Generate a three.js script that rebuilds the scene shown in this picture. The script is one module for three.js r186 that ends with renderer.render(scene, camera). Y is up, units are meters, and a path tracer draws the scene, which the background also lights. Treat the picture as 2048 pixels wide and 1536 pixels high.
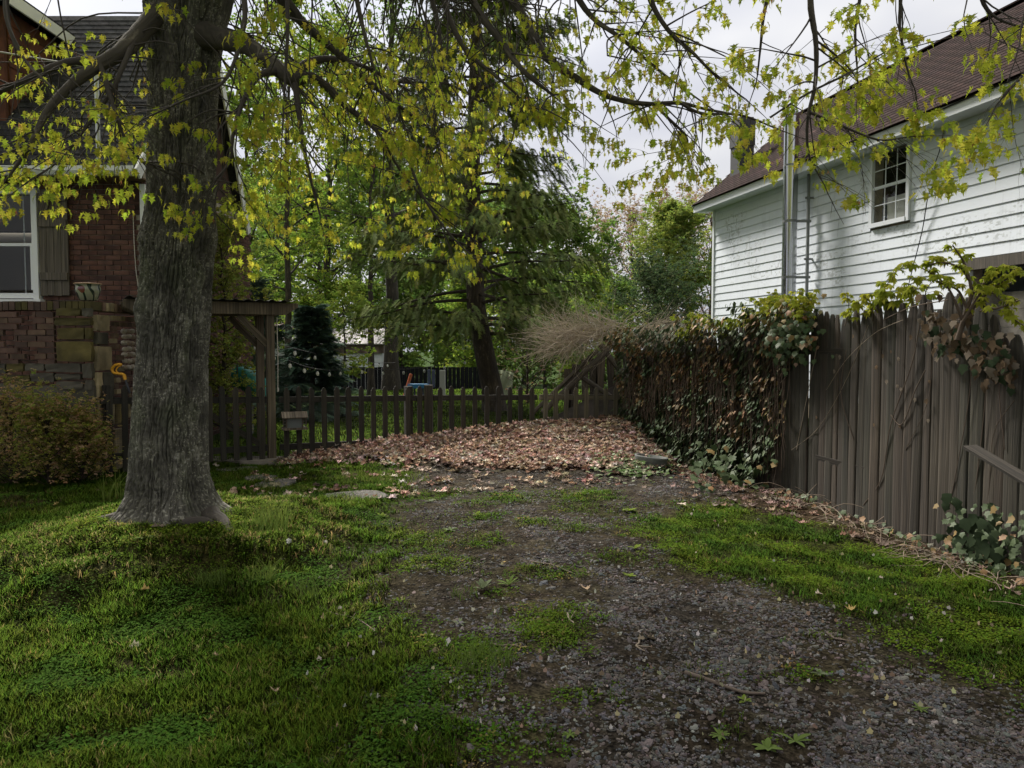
import * as THREE from 'three';
import { mergeGeometries } from 'three/addons/utils/BufferGeometryUtils.js';
import { Brush, Evaluator, SUBTRACTION } from 'three-bvh-csg';
import { createNoise2D, createNoise3D } from 'simplex-noise';

// ---------------------------------------------------------------- camera, sky, sun, exposure
const F = 1540, CX = 1024, CY = 768, EYE = 1.5, PITCH = -Math.atan(78 / F);   // lens measured from the siding's vanishing lines (photo pixels)
const scene = new THREE.Scene();
const camera = new THREE.PerspectiveCamera(2 * Math.atan(CY / F) * 180 / Math.PI, 4 / 3, 0.05, 900);
camera.position.set(0, EYE, 0);
camera.rotation.set(PITCH, 0, 0);
const renderer = new THREE.WebGLRenderer({ antialias: true });
renderer.toneMapping = THREE.LinearToneMapping;
renderer.toneMappingExposure = 1.8;
renderer.outputColorSpace = THREE.SRGBColorSpace;
renderer.shadowMap.enabled = true;

const SUN_AZ = -28 * Math.PI / 180, SUN_EL = 42 * Math.PI / 180;               // azimuth from straight ahead, left is negative
const sunDir = new THREE.Vector3(Math.sin(SUN_AZ) * Math.cos(SUN_EL), Math.sin(SUN_EL), -Math.cos(SUN_AZ) * Math.cos(SUN_EL));
const sun = new THREE.DirectionalLight(new THREE.Color().setRGB(1, 0.95, 0.87), 5);
sun.name = 'sun'; sun.position.copy(sunDir).multiplyScalar(80); sun.target.position.set(0, 0, -8);
sun.castShadow = true; sun.shadow.radius = 24; sun.shadow.mapSize.set(4096, 4096);
Object.assign(sun.shadow.camera, { left: -30, right: 30, top: 30, bottom: -30, near: 1, far: 200 });
scene.add(sun, sun.target);

let seedState = 12345;
const rng = (s) => { let a = s >>> 0; return () => { a = (a + 0x6d2b79f5) | 0; let t = Math.imul(a ^ (a >>> 15), 1 | a); t = (t + Math.imul(t ^ (t >>> 7), 61 | t)) ^ t; return ((t ^ (t >>> 14)) >>> 0) / 4294967296; }; };
let R = rng(seedState);
const rr = (a, b) => a + (b - a) * R();
const rn = () => (R() + R() + R() - 1.5) / 1.5 * 1.7;
const pick = (a) => a[Math.floor(R() * a.length)];
const n2 = createNoise2D(rng(7)), n3 = createNoise3D(rng(11));
const clamp = (x, a = 0, b = 1) => Math.min(b, Math.max(a, x));
const lerp = (a, b, t) => a + (b - a) * t;
const sstep = (a, b, x) => { const t = clamp((x - a) / (b - a)); return t * t * (3 - 2 * t); };
const fbm = (x, y, o = 4) => { let s = 0, a = 0.5; for (let i = 0; i < o; i++) { s += a * n2(x, y); x = x * 2.03 + 7.1; y = y * 2.03 - 3.7; a *= 0.5; } return s; };
const V = (x, y, z) => new THREE.Vector3(x, y, z);

{ // overcast spring sky: bright broken cloud overhead, greyer and bluer near the horizon
  const W = 1024, H = 512, data = new Float32Array(W * H * 4);
  for (let j = 0; j < H; j++) for (let i = 0; i < W; i++) {
    const el = ((j + 0.5) / H - 0.5) * Math.PI, az = ((i + 0.5) / W - 0.5) * 2 * Math.PI, s = Math.max(0, Math.sin(el));
    const x = Math.cos(az) * Math.cos(el), y = Math.sin(el), z = Math.sin(az) * Math.cos(el);
    let c = 0, a = 0.5, k = 1.6; for (let o = 0; o < 5; o++) { c += a * n3(x * k, y * k * 2.2, z * k); k *= 2.1; a *= 0.5; }
    const cos = Math.max(0, x * sunDir.x + y * sunDir.y + z * sunDir.z);
    const L = (0.285 + 0.38 * Math.pow(s, 0.85)) * (1 + 0.42 * c) + 0.22 * Math.pow(cos, 5);
    const blue = clamp(0.62 - 0.8 * s - 0.9 * c);
    const o = (j * W + i) * 4; data[o] = L * (1 - 0.07 * blue); data[o + 1] = L * (1 - 0.035 * blue); data[o + 2] = L * (1 + 0.13 * blue); data[o + 3] = 1;
  }
  const sky = new THREE.DataTexture(data, W, H, THREE.RGBAFormat, THREE.FloatType);
  sky.mapping = THREE.EquirectangularReflectionMapping; sky.magFilter = THREE.LinearFilter; sky.needsUpdate = true;
  scene.background = sky; scene.environment = sky;
}

// ---------------------------------------------------------------- photo pixel -> direction -> point
const cp = Math.cos(PITCH), sp = Math.sin(PITCH);
function W(px, py, d) {                               // point at depth d (metres in front of the camera, along -z) seen at that photo pixel
  const u = (px - CX) / F, v = (CY - py) / F, y = v * cp + sp, z = v * sp - cp, k = d / -z;
  return V(u * k, EYE + y * k, -d);
}
function toPx(x, y, z) {
  const yy = y - EYE, cy = yy * cp - (-sp) * 0 + z * sp * 1, cz = -yy * sp + z * cp;
  return [CX + F * x / -cz, CY - F * (yy * cp + z * sp) / -cz, -cz];
}

// ---------------------------------------------------------------- helpers: names, parts, geometry
const used = new Map();
function numbered(n) { const k = used.get(n) ?? 0; used.set(n, k + 1); return k ? n + '_' + String(k).padStart(3, '0') : n; }
function tag(o, label, category, group) { o.userData.label = label; o.userData.category = category; if (group) o.userData.group = group; return o; }
function shade(o) { o.castShadow = true; o.receiveShadow = true; return o; }
function thing(name, label, category, at = [0, 0, 0], turn = 0, group) {
  const o = new THREE.Group(); o.name = numbered(name); o.position.set(...at); o.rotation.y = turn; scene.add(o); return tag(o, label, category, group);
}
function part(parent, name, geo, mat, at, rot, scale) {
  const m = shade(new THREE.Mesh(geo, mat)); m.name = name;
  if (at) m.position.set(at[0], at[1], at[2]); if (rot) m.rotation.set(rot[0], rot[1], rot[2]); if (scale) m.scale.set(scale[0], scale[1], scale[2]);
  parent.add(m); return m;
}
function top(name, geo, mat, label, category, at, group) { const m = part(scene, numbered(name), geo, mat, at); return tag(m, label, category, group); }
function structure(name, geo, mat) { const m = part(scene, name, geo, mat); m.userData.kind = 'structure'; return m; }
function stuffOf(parent, name, geo, mat, list, label, category) {    // list of {m: Matrix4, c: Color}
  const o = shade(new THREE.InstancedMesh(geo, mat, list.length)); o.name = parent === scene ? numbered(name) : name;
  list.forEach((e, i) => { o.setMatrixAt(i, e.m); if (e.c) o.setColorAt(i, e.c); });
  o.userData.kind = 'stuff'; if (label) tag(o, label, category); parent.add(o); return o;
}
const col = (r, g, b) => new THREE.Color().setRGB(r, g, b);
const vary = (c, amt, amt2 = amt * 0.5) => { const k = 1 + rr(-amt, amt); return col(c.r * k * (1 + rr(-amt2, amt2)), c.g * k * (1 + rr(-amt2, amt2) * 0.6), c.b * k * (1 + rr(-amt2, amt2))); };
const _q = new THREE.Quaternion(), _m = new THREE.Matrix4();
function mat4(pos, euler, s) { return new THREE.Matrix4().compose(pos, new THREE.Quaternion().setFromEuler(euler), typeof s === 'number' ? V(s, s, s) : s); }
function basis(pos, yAxis, zHint, s) {                 // y along yAxis, z near zHint
  const y = yAxis.clone().normalize(), x = V(0, 0, 0).crossVectors(y, zHint).normalize(); if (!isFinite(x.x) || x.lengthSq() < 0.5) x.set(1, 0, 0);
  const z = V(0, 0, 0).crossVectors(x, y), m = new THREE.Matrix4().makeBasis(x, y, z); const k = typeof s === 'number' ? V(s, s, s) : s;
  m.scale(k); m.setPosition(pos); return m;
}
function geoFrom(pos, idx, uv, nor, colr) {
  const g = new THREE.BufferGeometry(); g.setAttribute('position', new THREE.Float32BufferAttribute(pos, 3));
  if (uv) g.setAttribute('uv', new THREE.Float32BufferAttribute(uv, 2)); if (colr) g.setAttribute('color', new THREE.Float32BufferAttribute(colr, 3));
  if (idx) g.setIndex(idx); if (nor) g.setAttribute('normal', new THREE.Float32BufferAttribute(nor, 3)); else g.computeVertexNormals(); return g;
}
function metreUV(g, off = 0) {                          // box-project uv in metres; long axis to v
  g = g.index ? g.toNonIndexed() : g; const p = g.attributes.position, n = g.attributes.normal, uv = new Float32Array(p.count * 2);
  for (let i = 0; i < p.count; i++) {
    const ax = Math.abs(n.getX(i)), ay = Math.abs(n.getY(i)), az = Math.abs(n.getZ(i)), x = p.getX(i), y = p.getY(i), z = p.getZ(i);
    const [a, b] = ay > ax && ay > az ? [x, z] : ax > az ? [z, y] : [x, y]; uv[i * 2] = a + off; uv[i * 2 + 1] = b + off * 1.7;
  }
  g.setAttribute('uv', new THREE.BufferAttribute(uv, 2)); return g;
}
function box(w, h, d, x = 0, y = 0, z = 0, off = 0) { const g = new THREE.BoxGeometry(w, h, d); g.translate(x, y, z); return metreUV(g, off); }
function ext(points, depth, bevel = 0, off = 0) {       // extruded outline, thickness centred on z
  const s = new THREE.Shape(points.map((p) => new THREE.Vector2(p[0], p[1])));
  const g = new THREE.ExtrudeGeometry(s, { depth: depth - 2 * bevel, bevelEnabled: bevel > 0, bevelThickness: bevel, bevelSize: bevel, bevelOffset: -bevel, bevelSegments: 1, steps: 1 });
  g.translate(0, 0, -depth / 2 + bevel); return metreUV(g, off);
}
function bar(a, b, w, h, off = 0) {                     // box from a to b
  const l = a.distanceTo(b), g = box(w, l, h, 0, 0, 0, off), dir = b.clone().sub(a).normalize();
  g.applyQuaternion(new THREE.Quaternion().setFromUnitVectors(V(0, 1, 0), dir)); g.translate((a.x + b.x) / 2, (a.y + b.y) / 2, (a.z + b.z) / 2); return g;
}
function tube(pts, rad, sides = 6, close = true) {      // pts: Vector3[], rad: number[] | number
  const N = pts.length, pos = [], uv = [], nor = [], idx = []; let t0 = null, nrm = null, len = 0;
  for (let i = 0; i < N; i++) {
    const t = (i < N - 1 ? pts[i + 1].clone().sub(pts[i]) : pts[i].clone().sub(pts[i - 1])); if (i > 0 && i < N - 1) t.add(pts[i].clone().sub(pts[i - 1])); t.normalize();
    if (!nrm) nrm = Math.abs(t.y) < 0.9 ? V(0, 1, 0).cross(t).normalize() : V(1, 0, 0).cross(t).normalize();
    else { _q.setFromUnitVectors(t0, t); nrm.applyQuaternion(_q).normalize(); }
    t0 = t; const bi = V(0, 0, 0).crossVectors(t, nrm), r = typeof rad === 'number' ? rad : rad[i]; if (i) len += pts[i].distanceTo(pts[i - 1]);
    for (let k = 0; k <= sides; k++) { const a = k / sides * 2 * Math.PI, c = Math.cos(a), s = Math.sin(a), nx = nrm.x * c + bi.x * s, ny = nrm.y * c + bi.y * s, nz = nrm.z * c + bi.z * s;
      pos.push(pts[i].x + nx * r, pts[i].y + ny * r, pts[i].z + nz * r); nor.push(nx, ny, nz); uv.push(k / sides * Math.max(0.05, Math.round(2 * Math.PI * r * 10) / 10), len); }
  }
  const S = sides + 1;
  for (let i = 0; i < N - 1; i++) for (let k = 0; k < sides; k++) { const a = i * S + k; idx.push(a, a + 1, a + S, a + 1, a + S + 1, a + S); }
  if (close) for (const e of [0, N - 1]) { const c = pos.length / 3, p = pts[e], r = typeof rad === 'number' ? rad : rad[e]; if (r < 0.004) continue;
    const t = e ? t0 : pts[1].clone().sub(pts[0]).normalize().negate(); pos.push(p.x + t.x * r * 0.2, p.y + t.y * r * 0.2, p.z + t.z * r * 0.2); nor.push(t.x, t.y, t.z); uv.push(0.1, 0.1);
    for (let k = 0; k < sides; k++) { const a = e * S + k; e ? idx.push(a, a + 1, c) : idx.push(a + 1, a, c); } }
  return geoFrom(pos, idx, uv, nor);
}
function spline(ctrl, n) { return new THREE.CatmullRomCurve3(ctrl).getPoints(n); }
function merge(list) { return mergeGeometries(list.map((g) => { const h = g.index ? g.toNonIndexed() : g; for (const k of Object.keys(h.attributes)) if (!['position', 'normal', 'uv'].includes(k)) h.deleteAttribute(k); return h; })); }
function mergeI(list) { return mergeGeometries(list); }

// ---------------------------------------------------------------- textures (computed, tile seamlessly)
const hash2 = (x, y, s) => { let h = Math.imul(x, 374761393) + Math.imul(y, 668265263) + Math.imul(s, 982451653) | 0; h = Math.imul(h ^ (h >>> 13), 1274126177); return ((h ^ (h >>> 16)) >>> 0) / 4294967296; };
function pn(x, y, px, py, s) { const ix = Math.floor(x), iy = Math.floor(y), fx = x - ix, fy = y - iy, u = fx * fx * (3 - 2 * fx), v = fy * fy * (3 - 2 * fy), w = (i, p) => ((i % p) + p) % p;
  return lerp(lerp(hash2(w(ix, px), w(iy, py), s), hash2(w(ix + 1, px), w(iy, py), s), u), lerp(hash2(w(ix, px), w(iy + 1, py), s), hash2(w(ix + 1, px), w(iy + 1, py), s), u), v); }
function pf(u, v, fx, fy, s, o = 4) { let r = 0, a = 0.5, t = 0; for (let i = 0; i < o; i++) { r += a * pn(u * fx, v * fy, fx, fy, s + i); t += a; fx *= 2; fy *= 2; a *= 0.5; } return r / t; }
function texture(w, h, fn, repX = 1, repY = 1, srgb = true) {
  const d = new Uint8Array(w * h * 4);
  for (let j = 0; j < h; j++) for (let i = 0; i < w; i++) { const c = fn((i + 0.5) / w, (j + 0.5) / h), o = (j * w + i) * 4; for (let k = 0; k < 3; k++) d[o + k] = clamp(Array.isArray(c) ? c[k] : c) * 255; d[o + 3] = 255; }
  const t = new THREE.DataTexture(d, w, h); t.wrapS = t.wrapT = THREE.RepeatWrapping; t.repeat.set(repX, repY); t.magFilter = THREE.LinearFilter; t.minFilter = THREE.LinearMipmapLinearFilter;
  if (srgb) t.colorSpace = THREE.SRGBColorSpace; t.needsUpdate = true; return t;
}
const grainF = (u, v) => { const warp = pf(u, v, 4, 2, 3, 2) * 0.25; return pf(u + warp, v, 40, 2, 21, 4) * 0.6 + pf(u, v, 90, 6, 31, 2) * 0.4; };
const woodTex = texture(512, 1024, (u, v) => { const g = grainF(u, v), b = pf(u, v, 3, 3, 77, 3), k = 0.58 + 0.55 * (g - 0.5) + 0.3 * (b - 0.5); return [k * 1.02, k, k * 0.96]; }, 2.5, 0.6);
const woodBump = texture(512, 1024, (u, v) => grainF(u, v), 2.5, 0.6, false);
const noiseTex = texture(512, 512, (u, v) => 0.72 + 0.55 * (pf(u, v, 6, 6, 5, 6) - 0.5) + 0.12 * (hash2(u * 512 | 0, v * 512 | 0, 3) - 0.5), 1, 1);
const noiseBump = texture(512, 512, (u, v) => pf(u, v, 10, 10, 15, 6), 1, 1, false);
const soilTex = texture(1024, 1024, (u, v) => { const a = pf(u, v, 24, 24, 41, 5), b = pf(u, v, 110, 110, 47, 2), c = pf(u, v, 6, 6, 49, 3), k = 0.62 + 0.5 * (a - 0.5) + 0.6 * (b - 0.5) + 0.25 * (c - 0.5); return [k * 1.02, k, k * 0.97]; }, 0.8, 0.8);
const soilBump = texture(1024, 1024, (u, v) => 0.5 * pf(u, v, 24, 24, 41, 5) + 0.5 * pf(u, v, 110, 110, 47, 2), 0.8, 0.8, false);
const barkTex = texture(512, 1024, (u, v) => { const g = pf(u, v, 34, 16, 61, 4), b = pf(u, v, 8, 6, 67, 4), l = pf(u, v, 40, 40, 71, 3), k = 0.6 + 0.25 * (g - 0.5) + 0.3 * (b - 0.5), li = sstep(0.62, 0.75, l * 0.6 + b * 0.45) * 0.25; return [k * 1.0 + li, k * 0.97 + li * 1.02, k * 0.92 + li * 0.95]; }, 1, 0.5);
const barkBump = texture(512, 1024, (u, v) => { const w = pf(u, v, 6, 4, 63, 3) * 0.12; return 1 - Math.abs(pf(u + w, v, 26, 4, 65, 3) - 0.5) * 2.4; }, 1, 0.5, false);
const trunkTex = texture(1024, 1024, (u, v) => { const b = pf(u, v, 5, 4, 261, 4), f = pf(u, v, 60, 44, 263, 3), d = pf(u, v, 90, 90, 267, 2), big = pf(u, v, 12, 10, 269, 3), li = sstep(0.62, 0.74, d) * sstep(0.38, 0.55, b) * 0.32 + sstep(0.58, 0.68, big) * 0.14, k = 0.58 + 0.3 * (b - 0.5) + 0.28 * (f - 0.5), gr = sstep(0.5, 0.7, pf(u, v, 4, 3, 271, 3)) * 0.03; return [k + li - gr * 0.4, k * 0.985 + li * 1.02 + gr * 0.3, k * 0.94 + li * 0.95 - gr]; }, 1, 1);
const speckTex = texture(512, 512, (u, v) => 0.6 + 0.6 * (hash2(u * 512 | 0, v * 512 | 0, 9) - 0.5) * 0.5 + 0.5 * (pf(u, v, 16, 16, 91, 4) - 0.5), 1.4, 1.4);
const vinylTex = texture(1024, 512, (u, v) => { // white vinyl with mildew smudges in ragged rows
  const m = sstep(0.55, 0.75, pf(u, v, 5, 4, 101, 3)) * sstep(0.5, 0.75, pf(u, v, 90, 70, 103, 4)), s = sstep(0.6, 0.8, pf(u, v, 90, 3, 105, 3)) * 0.08, b = 0.04 * (pf(u, v, 8, 8, 107, 4) - 0.5), k = 0.94 - 0.17 * m - s * 0.5 + b; return [k, k * 1.0, k * (1.0 - 0.02 * m)]; }, 1 / 5, 1 / 2.52);

const std = (c, o = {}) => new THREE.MeshStandardMaterial({ color: c, roughness: 0.85, ...o });
const phy = (c, o = {}) => new THREE.MeshPhysicalMaterial({ color: c, roughness: 0.85, ...o });
const leafMat = (c, t = 0.45, o = {}) => phy(c, { roughness: 1, transmission: t, thickness: 0, side: THREE.DoubleSide, specularIntensity: 0.12, ...o });
const woodMat = (c, b = 0.0025) => std(c.multiplyScalar(1.8), { map: woodTex, bumpMap: woodBump, bumpScale: b, roughness: 0.9 });
const barkMat = (c, b = 0.012) => std(c, { map: barkTex, bumpMap: barkBump, bumpScale: b, roughness: 0.95 });
const plainMat = (c, o = {}) => std(c, { map: noiseTex, bumpMap: noiseBump, bumpScale: 0.003, roughness: 0.9, ...o });
// ---------------------------------------------------------------- terrain
const MAPLE = { x: -2.46, d: 5.72 };                     // foot of the maple's axis
const pl = (pts, x) => { if (x <= pts[0][0]) return pts[0][1]; for (let i = 1; i < pts.length; i++) if (x <= pts[i][0]) return lerp(pts[i - 1][1], pts[i][1], (x - pts[i - 1][0]) / (pts[i][0] - pts[i - 1][0])); return pts[pts.length - 1][1]; };
const fenceD = (x) => pl([[-6, 8.1], [-4.75, 8.8], [-3.0, 9.8], [-1.15, 10.6], [1.75, 11.6], [3, 12]], x);   // line of the picket fence: depth at x
const stockX = (d) => pl([[3.0, 3.46], [4.2, 3.4], [7.33, 2.93], [11.5, 1.72], [12.5, 1.45]], d);           // line of the stockade fence: x at depth
function pileH(x, d) {                                   // heap of dead leaves against the picket fence
  const t = fenceD(x) - d, w = pl([[-3, 0.5], [-2.4, 0.8], [-1, 1.5], [0.4, 2.5], [1.4, 2.9], [2.2, 2.4], [3, 1.6]], x);
  const H = pl([[-3.1, 0], [-2.7, 0.09], [-1.15, 0.24], [0.5, 0.36], [1.6, 0.4], [2.4, 0.22], [2.9, 0.05]], x);
  return t > 0 ? H * Math.pow(clamp(1 - t / w), 1.15) : H * clamp(1 + t / 0.9);
}
function groundY(x, d) {
  let h = 0.035 * n2(x * 0.5, d * 0.5) + 0.012 * n2(x * 2.1, d * 2.1);
  const m = Math.hypot(x - MAPLE.x, (d - MAPLE.d + 0.12) * 0.95); h += 0.25 * (1 - sstep(0.45, 1.6, m + 0.18 * n2(x * 1.3 + 4, d * 1.3))) + 0.02 * n2(x * 4, d * 4) * (1 - sstep(0.4, 1.6, m));
  h += pileH(x, d);
  h -= 0.9 * sstep(24, 40, d) + 0.6 * sstep(40, 70, d);
  return h * (d < 60 ? 1 : 1);
}
const onGround = (px, py) => { let d = EYE * F / Math.max(20, py - 690), p = W(px, py, d); for (let i = 0; i < 6; i++) { const h = groundY(p.x, -p.z); d = (EYE - h) * F / Math.max(20, (py - 690)) / 1.0; p = W(px, py, d); const e = p.y - groundY(p.x, d); d += e * d / EYE; p = W(px, py, d); } p.y = groundY(p.x, -p.z); return p; };

// coverage of the ground, written against the photo's own measurements of the yard
const leftEdge = [[900, 800], [950, 850], [1000, 830], [1100, 790], [1180, 800], [1250, 830], [1320, 930], [1400, 960], [1536, 960], [2200, 700]];
const rightEdge = [[930, 1500], [1000, 1440], [1035, 1300], [1120, 1310], [1170, 1480], [1215, 1640], [1240, 1700], [1300, 1760], [1340, 1900], [1400, 2060], [1536, 2350], [2200, 3600]];
const litterEdge = [[960, 1330], [1010, 1420], [1040, 1560], [1080, 1700], [1130, 1880], [1190, 2060], [1300, 2500]];
const weedSpots = [[960, 1310, 75, 30, 1], [1110, 1265, 70, 50, 1], [1080, 1225, 60, 22, .8], [1165, 1000, 70, 20, 1], [1000, 1003, 70, 16, .8], [960, 1082, 50, 14, .9], [1070, 1052, 60, 9, .9], [1170, 1062, 60, 9, .9], [1240, 1120, 60, 14, .8], [1000, 1180, 30, 16, .7], [1100, 1142, 90, 14, .7], [1040, 1135, 60, 10, .7], [880, 985, 60, 12, .7], [1320, 1050, 100, 22, 1], [960, 1040, 70, 12, .7], [1215, 1025, 60, 10, .7], [870, 1120, 90, 22, .9], [840, 1080, 80, 20, .9], [1400, 1010, 90, 14, .6], [820, 1290, 90, 30, 1], [880, 1390, 100, 36, 1], [1130, 1400, 120, 26, .5], [1000, 1490, 110, 34, .9], [1520, 1480, 110, 26, .35], [1380, 1360, 100, 16, .45], [1500, 1160, 80, 14, .7], [1630, 1350, 110, 22, .5], [1640, 1280, 60, 12, .4]];
const bareSpots = [[35, 1003, 70, 20, 1], [0, 955, 50, 10, .7], [230, 1110, 60, 24, .5], [300, 1335, 80, 26, .6], [690, 1330, 80, 34, .7], [650, 1200, 90, 26, .5], [1040, 1180, 80, 40, .6], [560, 1390, 70, 20, .5], [90, 1160, 90, 16, .5], [430, 1170, 90, 20, .4], [720, 1460, 90, 26, .4], [740, 1160, 90, 24, .45], [60, 1420, 80, 30, .3]];
const blob = (list, px, py) => { let s = 0; for (const [x, y, a, b, k] of list) { const e = ((px - x) / a) ** 2 + ((py - y) / b) ** 2; if (e < 6) s = Math.max(s, k * Math.exp(-e * 0.8)); } return s; };
function cover(x, d) {                                   // {grass, gravel, litter, moss}
  const [px, py] = d > 0.6 ? toPx(x, 0, -d) : [x < 1 ? 0 : 1600, 2200];
  const e = 60 * fbm(x * 1.1 + 9, d * 1.1, 3), l = pl(leftEdge, py) + e * 1.4, r = pl(rightEdge, py) + e * 1.6, lit = pl(litterEdge, py) + e;
  const wob = clamp((py - 800) / 200, 0.35, 3);
  let gravel = sstep(l - 120 * wob, l + 110 * wob, px) * (1 - sstep(r - 80 * wob, r + 80 * wob, px)) * sstep(915, 945, py);
  let litter = px > 1200 ? sstep(lit - 30, lit + 60, px) : 0;
  if (d > fenceD(x) + 0.2 || d > 12) { gravel = 0; litter = 0; }
  const pile = pileH(x, d) > 0.03 ? 1 : 0;
  const weeds = blob(weedSpots, px, py), bare = blob(bareSpots, px, py);
  const patch = fbm(x * 0.9 + 3, d * 0.9 - 5, 3);
  let grass = 1 - gravel; grass = Math.max(grass, weeds); grass *= 1 - 0.85 * bare; grass *= 1 - 0.95 * litter; grass *= 1 - 0.97 * pile;
  const mound = 1 - sstep(0.7, 1.8, Math.hypot(x - MAPLE.x, d - MAPLE.d)), dThin = clamp(0.5 + 1.0 * patch);
  return { grass: clamp(grass), gravel, litter, pile, weeds, bare, mound, dThin, px, py, moss: clamp(bare * 0.8 + gravel * 0.35 * sstep(0, 0.4, patch)) };
}
{
  const lines = (segs) => { const a = []; for (const [from, to, step] of segs) for (let x = from; x < to - 1e-6; x += step) a.push(x); a.push(segs[segs.length - 1][1]); return a; };
  const xs = lines([[-260, -60, 20], [-60, -16, 4], [-16, -8, 0.5], [-8, 6, 0.06], [6, 16, 0.5], [16, 60, 4], [60, 260, 20]]);
  const ds = lines([[-120, -20, 20], [-20, 0, 2], [0, 2, 0.2], [2, 12.6, 0.06], [12.6, 30, 0.5], [30, 60, 2], [60, 330, 18]]);
  const pos = [], uv = [], idx = [], cl = [], nx = xs.length;
  const soil = [0.075, 0.054, 0.036], turf = [0.05, 0.07, 0.014], grav = [0.072, 0.066, 0.061], mossC = [0.085, 0.082, 0.02], far = [0.045, 0.1, 0.018], pileC = [0.10, 0.06, 0.045];
  for (const d of ds) for (const x of xs) {
    const y = groundY(x, d); pos.push(x, y, -d); uv.push(x, d);
    let c;
    if (d > 12.4 || Math.abs(x) > 9 || d < 0.5) c = far.map((q, i) => q * (1 + 0.3 * fbm(x * 0.3, d * 0.3, 3)) + (i < 2 ? 0.008 : 0));
    else {
      const k = cover(x, d), f = fbm(x * 3, d * 3, 3);
      c = soil.map((q, i) => lerp(q, turf[i], clamp(k.grass * 0.8)));
      c = c.map((q, i) => lerp(q, grav[i], k.gravel * clamp(0.75 + f * 0.8) * (1 - k.weeds)));
      c = c.map((q, i) => lerp(q, mossC[i], clamp(k.moss * (0.5 + f * 1.6))));
      c = c.map((q, i) => lerp(q, pileC[i], k.pile)); c = c.map((q) => q * (1 + 0.25 * f));
    }
    cl.push(...c);
  }
  for (let j = 0; j < ds.length - 1; j++) for (let i = 0; i < nx - 1; i++) { const a = j * nx + i; idx.push(a, a + 1, a + nx, a + 1, a + nx + 1, a + nx); }
  const g = geoFrom(pos, idx, uv, null, cl);
  structure('ground', g, phy(col(1.2, 1.18, 1.12), { specularIntensity: 0.08, vertexColors: true, map: soilTex, bumpMap: soilBump, bumpScale: 0.02, roughness: 0.95 }));
}

// ---------------------------------------------------------------- grass, weeds, gravel, leaf litter (nobody could count them)
function tuftGeo(blades, h, spread, wid, lean) {
  const pos = [], idx = [], nor = [];
  for (let b = 0; b < blades; b++) {
    const a = rr(0, 6.283), r = spread * Math.sqrt(R()), x = Math.cos(a) * r, z = Math.sin(a) * r, H = h * rr(0.55, 1.1), w = wid * rr(0.7, 1.2), t = rr(0, 6.283), L = lean * rr(0.3, 1.3) * H, cx = Math.cos(t), cz = Math.sin(t), sx = -cz * w, sz = cx * w, o = pos.length / 3;
    pos.push(x - sx, -0.01, z - sz, x + sx, -0.01, z + sz, x + cx * L * 0.35 - sx * 0.8, H * 0.6, z + cz * L * 0.35 - sz * 0.8, x + cx * L * 0.35 + sx * 0.8, H * 0.6, z + cz * L * 0.35 + sz * 0.8, x + cx * L, H * rr(0.85, 1.02), z + cz * L);
    for (let k = 0; k < 5; k++) nor.push(cx * 0.6, 0.8, cz * 0.6);
    idx.push(o, o + 1, o + 2, o + 1, o + 3, o + 2, o + 2, o + 3, o + 4);
  }
  return geoFrom(pos, idx, null, nor);
}
function matGeo(leaves, rad, h, size) {                  // low broad-leaved ground weed
  const pos = [], idx = [];
  for (let b = 0; b < leaves; b++) {
    const a = rr(0, 6.283), r = rad * Math.sqrt(R()), c = V(Math.cos(a) * r, h * R(), Math.sin(a) * r), t = rr(0, 6.283), s = size * rr(0.6, 1.2), dx = Math.cos(t), dz = Math.sin(t), up = rr(-0.1, 0.7), o = pos.length / 3;
    const q = (l, w, k) => pos.push(c.x + (dx * l - dz * w) * s, c.y + l * up * s + k * s, c.z + (dz * l + dx * w) * s);
    q(0, 0, 0); q(0.5, 0.42, 0.12); q(1, 0, 0); q(0.5, -0.42, 0.12); q(0.5, 0, 0);
    idx.push(o, o + 1, o + 4, o + 1, o + 2, o + 4, o + 2, o + 3, o + 4, o + 3, o, o + 4);
  }
  return geoFrom(pos, idx);
}
function clusterGeo(list) {                             // [geometry, matrix, tone]: several pieces as one geometry, each with its own tone of the copy's colour
  return mergeGeometries(list.map(([g, m, k]) => { const h = (g.index ? g.toNonIndexed() : g.clone()).applyMatrix4(m), n = h.attributes.position.count; for (const a of Object.keys(h.attributes)) if (!['position', 'normal'].includes(a)) h.deleteAttribute(a); const t = Array.isArray(k) ? k : [k, k, k]; h.setAttribute('color', new THREE.Float32BufferAttribute(Array.from({ length: n * 3 }, (_, i) => t[i % 3]), 3)); return h; }));
}
R = rng(101);
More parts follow.
